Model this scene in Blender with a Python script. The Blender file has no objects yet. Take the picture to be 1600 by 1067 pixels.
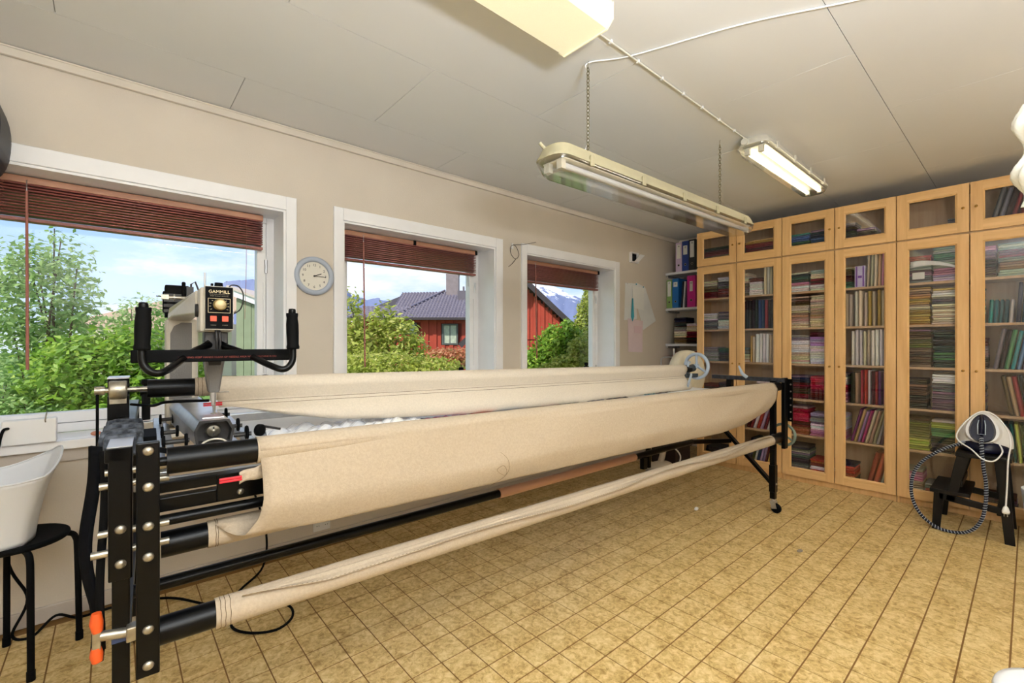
import bpy, math, random
import numpy as np
from mathutils import Vector, Matrix, Euler
random.seed(7)
PI = math.pi
R = math.radians
C = bpy.context.scene.collection
sc = bpy.context.scene

# ------------------------------------------------------------------ camera, sky, exposure
cam_d = bpy.data.cameras.new('camera')
cam = bpy.data.objects.new('camera', cam_d); C.objects.link(cam)
cam.location = (0, 0, 1.229)
cam.rotation_euler = (R(90), 0, R(48.812 - 90))
cam_d.sensor_width = 36; cam_d.lens = 709.3155 / 1600 * 36
cam_d.shift_y = 3.1 / 1600
cam_d.clip_start = 0.03; cam_d.clip_end = 3000
sc.camera = cam
sc.view_settings.view_transform = 'Standard'
sc.view_settings.look = 'None'
sc.view_settings.gamma = 1
sc.view_settings.use_curve_mapping = False
sc.view_settings.exposure = 0.08

SUN = 4.0; SKY = 1.22; LAMP = 2.2; FILL_FLASH = 195.0

w = bpy.data.worlds.new('sky'); sc.world = w; w.use_nodes = True
nt = w.node_tree; nt.nodes.clear()
def N(t, k, **kw):
    n = t.nodes.new(k)
    for a, v in kw.items(): setattr(n, a, v)
    return n
wo = N(nt, 'ShaderNodeOutputWorld'); bg = N(nt, 'ShaderNodeBackground')
tc = N(nt, 'ShaderNodeTexCoord'); sp = N(nt, 'ShaderNodeSeparateXYZ')
nt.links.new(tc.outputs['Generated'], sp.inputs[0])
ramp = N(nt, 'ShaderNodeValToRGB')
ramp.color_ramp.elements[0].position = 0.0; ramp.color_ramp.elements[0].color = (0.66, 0.78, 0.92, 1)
ramp.color_ramp.elements[1].position = 0.55; ramp.color_ramp.elements[1].color = (0.13, 0.27, 0.66, 1)
e = ramp.color_ramp.elements.new(0.2); e.color = (0.36, 0.57, 0.90, 1)
nt.links.new(sp.outputs['Z'], ramp.inputs[0])
mp = N(nt, 'ShaderNodeMapping'); mp.inputs['Scale'].default_value = (1, 1, 3.2); mp.inputs['Location'].default_value = (0.35, 0.1, 0.2)
nt.links.new(tc.outputs['Generated'], mp.inputs[0])
nz = N(nt, 'ShaderNodeTexNoise'); nz.inputs['Scale'].default_value = 2.6; nz.inputs['Detail'].default_value = 9; nz.inputs['Roughness'].default_value = .58
nt.links.new(mp.outputs[0], nz.inputs['Vector'])
cr = N(nt, 'ShaderNodeValToRGB'); cr.color_ramp.elements[0].position = .44; cr.color_ramp.elements[1].position = .62
nt.links.new(nz.outputs['Fac'], cr.inputs[0])
mx = N(nt, 'ShaderNodeMix', data_type='RGBA')
nt.links.new(cr.outputs[0], mx.inputs[0]); nt.links.new(ramp.outputs[0], mx.inputs[6]); mx.inputs[7].default_value = (0.93, 0.95, 0.98, 1)
nt.links.new(mx.outputs[2], bg.inputs[0]); bg.inputs[1].default_value = SKY
nt.links.new(bg.outputs[0], wo.inputs[0])

sd = bpy.data.lights.new('sun', 'SUN'); sd.energy = SUN; sd.angle = R(2); sd.color = (1, .95, .87)
so = bpy.data.objects.new('sun', sd); C.objects.link(so); so.location = (-5, -5, 12)
so.rotation_euler = Vector((-.85, -.12, .80)).to_track_quat('Z', 'Y').to_euler()

# unseen fill flash added behind the camera, turned up to the white ceiling
fd = bpy.data.lights.new('bounce_flash', 'AREA'); fd.energy = FILL_FLASH; fd.shape = 'DISK'; fd.size = .5; fd.color = (.86, .93, 1)
fo = bpy.data.objects.new('bounce_flash', fd); C.objects.link(fo); fo.location = (.2, -.9, 1.55); fo.rotation_euler = Vector((0, .03, -1)).to_track_quat('Z', 'Y').to_euler()

# ------------------------------------------------------------------ materials
def S(r, g, b):
    f = lambda c: (c / 255 / 12.92) if c / 255 <= .04045 else ((c / 255 + .055) / 1.055) ** 2.4
    return (f(r), f(g), f(b), 1)
MATS = {}
def mat(name, col, rough=.6, metal=0, noise=None, bump=None, spec=.5, trans=None, alpha=None, emit=None, coat=0, pos=False, sheen=0):
    """noise=(scale, darker/lighter amount, detail, [second colour])"""
    if name in MATS: return MATS[name]
    m = bpy.data.materials.new(name); m.use_nodes = True; t = m.node_tree
    b = t.nodes['Principled BSDF']
    b.inputs['Base Color'].default_value = col; b.inputs['Roughness'].default_value = rough
    b.inputs['Metallic'].default_value = metal; b.inputs['Specular IOR Level'].default_value = spec
    b.inputs['Coat Weight'].default_value = coat
    if sheen: b.inputs['Sheen Weight'].default_value = sheen
    def coord():
        if pos: return N(t, 'ShaderNodeNewGeometry').outputs['Position']
        return N(t, 'ShaderNodeTexCoord').outputs['Object']
    if noise:
        n = N(t, 'ShaderNodeTexNoise'); t.links.new(coord(), n.inputs['Vector'])
        n.inputs['Scale'].default_value = noise[0]; n.inputs['Detail'].default_value = noise[2] if len(noise) > 2 else 4
        r = N(t, 'ShaderNodeValToRGB'); a = noise[1]
        c2 = noise[3] if len(noise) > 3 else tuple(c * (1 - a) for c in col[:3]) + (1,)
        r.color_ramp.elements[0].position = .35; r.color_ramp.elements[1].position = .65
        r.color_ramp.elements[0].color = c2; r.color_ramp.elements[1].color = col
        t.links.new(n.outputs['Fac'], r.inputs[0]); t.links.new(r.outputs[0], b.inputs['Base Color'])
    if bump:
        n = N(t, 'ShaderNodeTexNoise'); t.links.new(coord(), n.inputs['Vector'])
        n.inputs['Scale'].default_value = bump[0]; n.inputs['Detail'].default_value = 5
        bm_ = N(t, 'ShaderNodeBump'); bm_.inputs['Strength'].default_value = bump[1]; bm_.inputs['Distance'].default_value = bump[2] if len(bump) > 2 else .01
        t.links.new(n.outputs['Fac'], bm_.inputs['Height']); t.links.new(bm_.outputs[0], b.inputs['Normal'])
    if emit:
        b.inputs['Emission Color'].default_value = emit[0]; b.inputs['Emission Strength'].default_value = emit[1]
    MATS[name] = m
    return m
def glass(name, refl=.07, tint=(1, 1, 1, 1), rough=0.0):
    if name in MATS: return MATS[name]
    m = bpy.data.materials.new(name); m.use_nodes = True; t = m.node_tree; t.nodes.clear()
    o = N(t, 'ShaderNodeOutputMaterial'); a = N(t, 'ShaderNodeBsdfTransparent'); g = N(t, 'ShaderNodeBsdfGlossy'); x = N(t, 'ShaderNodeMixShader')
    fr = N(t, 'ShaderNodeFresnel'); ge = N(t, 'ShaderNodeNewGeometry'); im = N(t, 'ShaderNodeMath', operation='MULTIPLY_ADD')
    im.inputs[1].default_value = 1 / 1.45 - 1.45; im.inputs[2].default_value = 1.45; t.links.new(ge.outputs['Backfacing'], im.inputs[0]); t.links.new(im.outputs[0], fr.inputs[0])   # same reflectance from both faces
    mt = N(t, 'ShaderNodeMath', operation='MULTIPLY'); mt.inputs[1].default_value = refl / .04
    t.links.new(fr.outputs[0], mt.inputs[0]); mt.use_clamp = True
    a.inputs[0].default_value = tint; g.inputs['Roughness'].default_value = rough
    t.links.new(mt.outputs[0], x.inputs[0]); t.links.new(a.outputs[0], x.inputs[1]); t.links.new(g.outputs[0], x.inputs[2]); t.links.new(x.outputs[0], o.inputs[0])
    MATS[name] = m; return m
def wood(name, c1, c2, scale=(3, 3, 40), axis='Z', rough=.45):
    if name in MATS: return MATS[name]
    m = bpy.data.materials.new(name); m.use_nodes = True; t = m.node_tree; b = t.nodes['Principled BSDF']
    g = N(t, 'ShaderNodeNewGeometry'); q = N(t, 'ShaderNodeMapping'); q.inputs['Scale'].default_value = scale
    n = N(t, 'ShaderNodeTexNoise'); n.inputs['Scale'].default_value = 1; n.inputs['Detail'].default_value = 6; n.inputs['Roughness'].default_value = .6
    r = N(t, 'ShaderNodeValToRGB'); r.color_ramp.elements[0].position = .3; r.color_ramp.elements[1].position = .7
    r.color_ramp.elements[0].color = c1; r.color_ramp.elements[1].color = c2
    t.links.new(g.outputs['Position'], q.inputs[0]); t.links.new(q.outputs[0], n.inputs['Vector']); t.links.new(n.outputs['Fac'], r.inputs[0]); t.links.new(r.outputs[0], b.inputs['Base Color'])
    b.inputs['Roughness'].default_value = rough
    MATS[name] = m; return m
def fabric(name):
    """cloth coloured by the object's own colour, with a small print that differs per object"""
    m = bpy.data.materials.new(name); m.use_nodes = True; t = m.node_tree; b = t.nodes['Principled BSDF']
    oi = N(t, 'ShaderNodeObjectInfo'); c = N(t, 'ShaderNodeTexCoord')
    add = N(t, 'ShaderNodeVectorMath', operation='ADD'); t.links.new(c.outputs['Object'], add.inputs[0]); 
    cmb = N(t, 'ShaderNodeCombineXYZ'); mul = N(t, 'ShaderNodeMath', operation='MULTIPLY'); mul.inputs[1].default_value = 50
    t.links.new(oi.outputs['Random'], mul.inputs[0])
    for i in range(3): t.links.new(mul.outputs[0], cmb.inputs[i])
    t.links.new(cmb.outputs[0], add.inputs[1])
    n = N(t, 'ShaderNodeTexNoise'); n.inputs['Scale'].default_value = 75; n.inputs['Detail'].default_value = 1
    t.links.new(add.outputs[0], n.inputs['Vector'])
    r = N(t, 'ShaderNodeValToRGB'); r.color_ramp.interpolation = 'CONSTANT'; r.color_ramp.elements[0].color = (0, 0, 0, 1); r.color_ramp.elements[1].position = .56; r.color_ramp.elements[1].color = (1, 1, 1, 1)
    t.links.new(n.outputs['Fac'], r.inputs[0])
    mm = N(t, 'ShaderNodeMath', operation='MULTIPLY'); t.links.new(r.outputs[0], mm.inputs[0])
    gt = N(t, 'ShaderNodeMath', operation='MULTIPLY'); gt.inputs[1].default_value = .75; t.links.new(oi.outputs['Random'], gt.inputs[0]); t.links.new(gt.outputs[0], mm.inputs[1])
    hs = N(t, 'ShaderNodeHueSaturation'); t.links.new(oi.outputs['Color'], hs.inputs['Color']); hs.inputs['Saturation'].default_value = .9
    vr = N(t, 'ShaderNodeMapRange'); vr.inputs['To Min'].default_value = .35; vr.inputs['To Max'].default_value = 1.9; t.links.new(oi.outputs['Random'], vr.inputs['Value'])
    t.links.new(vr.outputs[0], hs.inputs['Value'])
    x = N(t, 'ShaderNodeMix', data_type='RGBA'); t.links.new(mm.outputs[0], x.inputs[0]); t.links.new(oi.outputs['Color'], x.inputs[6]); t.links.new(hs.outputs[0], x.inputs[7])
    t.links.new(x.outputs[2], b.inputs['Base Color']); b.inputs['Roughness'].default_value = .9; b.inputs['Specular IOR Level'].default_value = .15
    return m

M_wall = mat('wallpaper', S(214, 204, 190), .85, noise=(2.5, .05), bump=(180, .35, .003), pos=True)
M_ceil = mat('ceiling_paint', S(226, 225, 223), .8, noise=(1.2, .03), pos=True)
M_joint = mat('ceiling_joint', S(150, 146, 140), .9)
M_white = mat('white_gloss_paint', S(246, 246, 248), .35, noise=(6, .04), pos=True)
M_crown = mat('crown_paint', S(215, 206, 192), .6, noise=(5, .06), pos=True)
M_base = mat('baseboard_paint', S(196, 186, 176), .5)
M_grout = mat('floor_joint', S(126, 90, 42), .7)
M_black = mat('black_enamel', S(5, 6, 8), .3, noise=(60, .5, 3), spec=.18)
M_blackm = mat('black_matt', S(6, 7, 9), .7, spec=.12)
M_zinc = mat('zinc', S(178, 172, 158), .35, metal=.85, noise=(40, .35))
M_alu = mat('aluminium', S(200, 202, 206), .3, metal=.9, noise=(25, .15))
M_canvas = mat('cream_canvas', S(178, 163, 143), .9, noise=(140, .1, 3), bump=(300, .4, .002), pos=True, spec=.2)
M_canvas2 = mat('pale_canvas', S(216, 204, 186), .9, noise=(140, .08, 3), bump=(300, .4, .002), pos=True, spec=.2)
M_thread = mat('dark_thread', S(90, 72, 50), .9)
M_beige = mat('beige_machine_paint', S(196, 190, 176), .4, noise=(30, .06))
M_grey = mat('grey_hammered', S(112, 110, 108), .45, bump=(220, .5, .004))
M_darkgrey = mat('dark_grey_cast', S(46, 44, 44), .5, noise=(60, .4))
M_red = mat('red_plastic', S(205, 30, 48), .4)
M_orange = mat('orange_plastic', S(214, 84, 30), .45)
M_navy = mat('navy_plastic', S(10, 13, 40), .3, spec=.3)
M_whitep = mat('white_plastic', S(236, 236, 236), .3)
M_bluegrey = mat('blue_grey_paint', S(176, 190, 206), .35)
M_birch = wood('birch_veneer', S(206, 160, 102), S(228, 186, 128), (30, 30, 2.2))
M_birchh = wood('birch_veneer_cross', S(206, 160, 102), S(228, 186, 128), (30, 2.2, 40))
M_birchd = wood('birch_inside', S(196, 160, 118), S(214, 180, 138), (30, 30, 2.2))
M_gap = mat('shadow_gap_back', S(52, 34, 20), .8)
M_glass = glass('window_glass', .018)
M_doorglass = glass('cabinet_glass', .05, (.92, .92, .93, 1))
M_brass = mat('brass', S(170, 130, 62), .3, metal=.9)
M_blind = mat('burgundy_slat', S(150, 90, 84), .4, noise=(60, .2), pos=True)
M_wandm = wood('brown_rail', S(170, 122, 98), S(196, 146, 118), (3, 40, 40))
M_fab = fabric('printed_cotton')
M_text_cream = mat('cream_print', S(226, 210, 170), .5)

# ------------------------------------------------------------------ mesh builder
class MB:
    def __init__(s): s.v = []; s.f = []; s.s = []
    def add(s, vs, fs, smooth=False, M=None):
        o = len(s.v)
        if M is not None: vs = [tuple(M @ Vector(p)) for p in vs]
        s.v += [tuple(p) for p in vs]; s.f += [tuple(i + o for i in f) for f in fs]; s.s += [smooth] * len(fs)
        return s
    def box(s, x0, x1, y0, y1, z0, z1, M=None):
        if x0 > x1: x0, x1 = x1, x0
        if y0 > y1: y0, y1 = y1, y0
        if z0 > z1: z0, z1 = z1, z0
        v = [(x0, y0, z0), (x1, y0, z0), (x1, y1, z0), (x0, y1, z0), (x0, y0, z1), (x1, y0, z1), (x1, y1, z1), (x0, y1, z1)]
        return s.add(v, [(0, 3, 2, 1), (4, 5, 6, 7), (0, 1, 5, 4), (1, 2, 6, 5), (2, 3, 7, 6), (3, 0, 4, 7)], False, M)
    def bar(s, p0, p1, w, h, up=(0, 0, 1)):
        p0 = Vector(p0); p1 = Vector(p1); d = (p1 - p0).normalized(); a = d.cross(Vector(up)).normalized() * w / 2; b = a.normalized().cross(d).normalized() * h / 2
        v = [p0 - a - b, p0 + a - b, p0 + a + b, p0 - a + b, p1 - a - b, p1 + a - b, p1 + a + b, p1 - a + b]
        return s.add(v, [(0, 1, 2, 3), (7, 6, 5, 4), (0, 4, 5, 1), (1, 5, 6, 2), (2, 6, 7, 3), (3, 7, 4, 0)])
    def tube(s, pts, r, n=10, cap=True, closed=False):
        pts = [Vector(p) for p in pts]; k = len(pts); rs = r if isinstance(r, (list, tuple)) else [r] * k
        vs = []; nrm = None
        for i, p in enumerate(pts):
            if closed: d = pts[(i + 1) % k] - pts[i - 1]
            else: d = pts[min(i + 1, k - 1)] - pts[max(i - 1, 0)]
            d.normalize()
            if nrm is None: nrm = d.orthogonal().normalized()
            else:
                nrm = (nrm - d * nrm.dot(d))
                nrm = nrm.normalized() if nrm.length > 1e-6 else d.orthogonal().normalized()
            b = d.cross(nrm)
            for j in range(n):
                a = 2 * PI * j / n; vs.append(p + (nrm * math.cos(a) + b * math.sin(a)) * rs[i])
        fs = []
        for i in range(k if closed else k - 1):
            i2 = (i + 1) % k
            for j in range(n): fs.append((i * n + j, i * n + (j + 1) % n, i2 * n + (j + 1) % n, i2 * n + j))
        s.add(vs, fs, True)
        if cap and not closed:
            s.add(vs[:n], [tuple(range(n - 1, -1, -1))]); s.add(vs[-n:], [tuple(range(n))])
        return s
    def cyl(s, p0, p1, r, r1=None, n=16): return s.tube([p0, p1], [r, r if r1 is None else r1], n)
    def lathe(s, prof, c=(0, 0, 0), ax=(0, 0, 1), n=24, M=None):
        q = Vector((0, 0, 1)).rotation_difference(Vector(ax)); c = Vector(c)
        vs = []; k = len(prof)
        for (r, z) in prof:
            for j in range(n):
                a = 2 * PI * j / n; vs.append(c + q @ Vector((r * math.cos(a), r * math.sin(a), z)))
        fs = [(i * n + j, i * n + (j + 1) % n, (i + 1) * n + (j + 1) % n, (i + 1) * n + j) for i in range(k - 1) for j in range(n)]
        return s.add(vs, fs, True, M)
    def sph(s, c, r, n=12, m=8, sc=(1, 1, 1), M=None):
        vs = []; c = Vector(c)
        for i in range(m + 1):
            th = PI * i / m
            for j in range(n):
                a = 2 * PI * j / n
                vs.append(c + Vector((r * sc[0] * math.sin(th) * math.cos(a), r * sc[1] * math.sin(th) * math.sin(a), -r * sc[2] * math.cos(th))))
        fs = [(i * n + j, i * n + (j + 1) % n, (i + 1) * n + (j + 1) % n, (i + 1) * n + j) for i in range(m) for j in range(n)]
        return s.add(vs, fs, True, M)
    def grid(s, fn, nu, nv, smooth=True):
        vs = [fn(i / nu, j / nv) for j in range(nv + 1) for i in range(nu + 1)]
        fs = [(j * (nu + 1) + i, j * (nu + 1) + i + 1, (j + 1) * (nu + 1) + i + 1, (j + 1) * (nu + 1) + i) for j in range(nv) for i in range(nu)]
        return s.add(vs, fs, smooth)
    def prism(s, poly, d, M=None):
        """poly: 3-D points of one flat face; d: offset to the other face"""
        n = len(poly); d = Vector(d); a = [Vector(p) for p in poly]; b = [p + d for p in a]
        return s.add(a + b, [tuple(range(n - 1, -1, -1)), tuple(range(n, 2 * n))] + [(i, (i + 1) % n, n + (i + 1) % n, n + i) for i in range(n)], False, M)

def root_of(o):
    while o.parent: o = o.parent
    return o
BASE = {}
def build(name, mb, m, parent=None, loc=None, rz=0, bevel=0, solid=0, kind=None, base=None):
    me = bpy.data.meshes.new(name)
    if base is None: base = BASE.get(root_of(parent).name, (0, 0, 0)) if parent else (loc or (0, 0, 0))
    b = Vector(base)
    me.from_pydata([tuple(Vector(p) - b) for p in mb.v], [], mb.f)
    me.polygons.foreach_set('use_smooth', mb.s)
    ms = m if isinstance(m, list) else [m]
    for q in ms: me.materials.append(q)
    me.validate(); me.update()
    o = bpy.data.objects.new(name, me); C.objects.link(o)
    if parent: o.parent = parent
    elif loc: o.location = loc
    if rz: o.rotation_euler = (0, 0, rz)
    if bevel:
        bv = o.modifiers.new('edge', 'BEVEL'); bv.width = bevel; bv.segments = 2; bv.limit_method = 'ANGLE'; bv.angle_limit = R(40)
    if solid:
        so_ = o.modifiers.new('thick', 'SOLIDIFY'); so_.thickness = solid; so_.offset = 0
    if kind: o['kind'] = kind
    return o
def tag(o, label, cat, group=None, kind=None):
    if label: o['label'] = label
    if cat: o['category'] = cat
    if group: o['group'] = group
    if kind: o['kind'] = kind
    return o
def thing(name, label, cat, base=(0, 0, 0), group=None):
    o = bpy.data.objects.new(name, None); C.objects.link(o); o.location = base; o.empty_display_size = .1
    BASE[o.name] = tuple(base)
    return tag(o, label, cat, group)
# frame-aligned coordinates (the quilting frame stands turned 2.6 degrees from the window wall)
FR = R(-2.6); FO = Vector((0.05, 1.38, 0))
FM = Matrix.Translation(FO) @ Matrix.Rotation(FR, 4, 'Z')
def fthing(name, label, cat, base, group=None):
    o = thing(name, label, cat, (0, 0, 0), group); BASE[o.name] = tuple(base)
    o.location = FM @ Vector(base); o.rotation_euler = (0, 0, FR); return o
def fsingle(name, mb, m, label, cat, base, group=None, **kw):
    o = build(name, mb, m, base=base, **kw); o.location = FM @ Vector(base); o.rotation_euler = (0, 0, FR)
    BASE[o.name] = tuple(base)
    return tag(o, label, cat, group)
def single(name, mb, m, label, cat, base, group=None, **kw):
    o = build(name, mb, m, loc=base, **kw); BASE[o.name] = tuple(base); return tag(o, label, cat, group)
def struct(name, mb, m, parent=None, **kw):
    o = build(name, mb, m, parent, **kw)
    if not parent: o['kind'] = 'structure'
    return o
def text(name, s, size, m, parent, M, ext=.0004, align='CENTER', base=None):
    cu = bpy.data.curves.new(name, 'FONT'); cu.body = s; cu.size = size; cu.extrude = ext; cu.align_x = align; cu.align_y = 'CENTER'; cu.resolution_u = 2
    o = bpy.data.objects.new(name + '_c', cu); C.objects.link(o)
    bpy.context.view_layer.update()
    me = bpy.data.meshes.new_from_object(o.evaluated_get(bpy.context.evaluated_depsgraph_get()))
    C.objects.unlink(o); bpy.data.objects.remove(o)
    b = Vector(base if base is not None else BASE.get(root_of(parent).name, (0, 0, 0)))
    me.transform(Matrix.Translation(-b) @ M)
    me.materials.clear(); me.materials.append(m)
    t = bpy.data.objects.new(name, me); C.objects.link(t); t.parent = parent; return t
def face_M(p, ex, ez):
    """matrix for lettering: text x along ex, text y along ez, facing ex x ez"""
    ex = Vector(ex).normalized(); ez = Vector(ez).normalized(); n = ex.cross(ez)
    m = Matrix((ex, ez, n)).transposed().to_4x4(); m.translation = Vector(p); return m
def smooth_path(pts, k=8):
    pts = [Vector(p) for p in pts]; out = []
    for i in range(len(pts) - 1):
        a = pts[max(i - 1, 0)]; b = pts[i]; c = pts[i + 1]; d = pts[min(i + 2, len(pts) - 1)]
        for j in range(k):
            t = j / k
            out.append(.5 * ((2 * b) + (c - a) * t + (2 * a - 5 * b + 4 * c - d) * t * t + (3 * b - a - 3 * c + d) * t ** 3))
    out.append(pts[-1]); return out

# ------------------------------------------------------------------ room shell
YW = 2.868; ZC = 2.493; XC = 4.545
XL, XR, YB = -1.35, 5.22, -1.6
# floor: recessed joint bed and vinyl tiles
fl = struct('floor', MB().box(XL - .1, XR + .1, YB - .1, YW + .1, -.12, -.002), M_grout)
def tile_mat():
    m = bpy.data.materials.new('vinyl_tile'); m.use_nodes = True; t = m.node_tree; b = t.nodes['Principled BSDF']
    g = N(t, 'ShaderNodeNewGeometry')
    n1 = N(t, 'ShaderNodeTexNoise'); n1.inputs['Scale'].default_value = 42; n1.inputs['Detail'].default_value = 8; n1.inputs['Roughness'].default_value = .72; n1.inputs['Distortion'].default_value = .7
    n2 = N(t, 'ShaderNodeTexNoise'); n2.inputs['Scale'].default_value = 9; n2.inputs['Detail'].default_value = 3
    for n in (n1, n2): t.links.new(g.outputs['Position'], n.inputs['Vector'])
    r = N(t, 'ShaderNodeValToRGB'); r.color_ramp.elements[0].position = .33; r.color_ramp.elements[1].position = .64
    r.color_ramp.elements[0].color = S(154, 122, 66); r.color_ramp.elements[1].color = S(226, 202, 148)
    el = r.color_ramp.elements.new(.48); el.color = S(202, 172, 112)
    mxx = N(t, 'ShaderNodeMath', operation='MULTIPLY_ADD'); mxx.inputs[1].default_value = .35; 
    sb = N(t, 'ShaderNodeMath', operation='SUBTRACT'); sb.inputs[1].default_value = .5; t.links.new(n2.outputs['Fac'], sb.inputs[0]); t.links.new(sb.outputs[0], mxx.inputs[0]); t.links.new(n1.outputs['Fac'], mxx.inputs[2])
    t.links.new(mxx.outputs[0], r.inputs[0]); t.links.new(r.outputs[0], b.inputs['Base Color'])
    b.inputs['Roughness'].default_value = .42; b.inputs['Specular IOR Level'].default_value = .4
    bp = N(t, 'ShaderNodeBump'); bp.inputs['Strength'].default_value = .25; bp.inputs['Distance'].default_value = .003; t.links.new(n1.outputs['Fac'], bp.inputs['Height']); t.links.new(bp.outputs[0], b.inputs['Normal'])
    return m
M_tile = tile_mat()
TX, TY = .1268, .1311
cf = Vector((math.cos(R(48.812)), math.sin(R(48.812)))); crt = Vector((cf.y, -cf.x))
cells = []
for i in range(-16, 42):
    for j in range(-14, 23):
        x0 = .567 + i * TX; y0 = .053 + j * TY
        if x0 < XL - .05 or x0 + TX > XR + .05 or y0 < YB - .05 or y0 + TY > YW + .05: continue
        p = Vector((x0 + TX / 2, y0 + TY / 2)); d = p.dot(cf)
        vis = d > .2 and abs(709.3 * p.dot(crt) / d) < 860 and 709.3 * 1.229 / d < 570
        cells.append((d if vis else 99 + d, x0, y0))
cells.sort()
tm = None; rest = MB()
for k, (d, x0, y0) in enumerate(cells):
    if k < 300:
        if tm is None:
            o = build('tile', MB().box(.0026, TX - .0026, .003, TY - .003, -.0025, 0), M_tile, fl); tm = o.data
        else:
            o = bpy.data.objects.new('tile', tm); C.objects.link(o); o.parent = fl
        o.location = (x0, y0, 0)
    else: rest.box(x0 + .0026, x0 + TX - .0026, y0 + .003, y0 + TY - .003, -.0025, 0)
build('tiles', rest, M_tile, fl, kind='stuff')

# ceiling slab + panels with recessed joints
ce = struct('ceiling', MB().box(XL - .1, XR + .4, YB - .1, YW + .5, ZC + .006, ZC + .12), M_joint)
rows = [(YB, -.14, 0), (-.14, .505, 4.42), (.505, 1.153, 2.42), (1.153, 1.815, .485), (1.815, 2.462, 1.112), (2.462, YW, .467)]
for (y0, y1, xo) in rows:
    xs = [xo + 1.283 * k for k in range(-6, 7)]
    xs = [x for x in xs if XL < x < XR]; xs = [XL] + xs + [XR]
    for a, b in zip(xs[:-1], xs[1:]):
        if b - a > .02: build('ceiling_panel', MB().box(a + .0015, b - .0015, y0 + .0015, y1 - .0015, ZC, ZC + .008), M_ceil, ce)

# window wall with three openings
OPEN = [(-.522, .751), (1.084, 2.325), (2.668, 3.932)]
ZS, ZT = .80, 2.006
wl = MB()
xs = [XL - .1] + [v for o in OPEN for v in o] + [XR + .1]
for i in range(0, len(xs), 2): wl.box(xs[i], xs[i + 1], YW, YW + .33, 0, ZC)
for a, b in OPEN:
    wl.box(a, b, YW, YW + .33, 0, ZS - .022); wl.box(a, b, YW, YW + .33, ZT, ZC)
struct('wall_window', wl, M_wall)
struct('wall_left', MB().box(XL - .1, XL, YB, YW, 0, ZC), M_wall)
struct('wall_near', MB().box(XL - .1, XR + .1, YB - .1, YB, 0, ZC), M_wall)
struct('wall_right', MB().box(XR, XR + .1, YB, YW, 0, ZC), M_wall)
struct('trim_1', MB().box(XL, XR, YW - .022, YW, 2.449, ZC - .002).box(XL, XR, YW - .028, YW - .02, 2.482, ZC - .002), M_crown, bevel=.003)
struct('baseboard_window', MB().box(XL, XR, YW - .014, YW, .001, .071), M_base, bevel=.004)
# wallpaper seams: thin butt joints
for i, x in enumerate([-.36, .17, .77, 1.36, 1.95, 2.54, 3.13, 3.72, 4.32, 4.91]):
    pass

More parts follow.
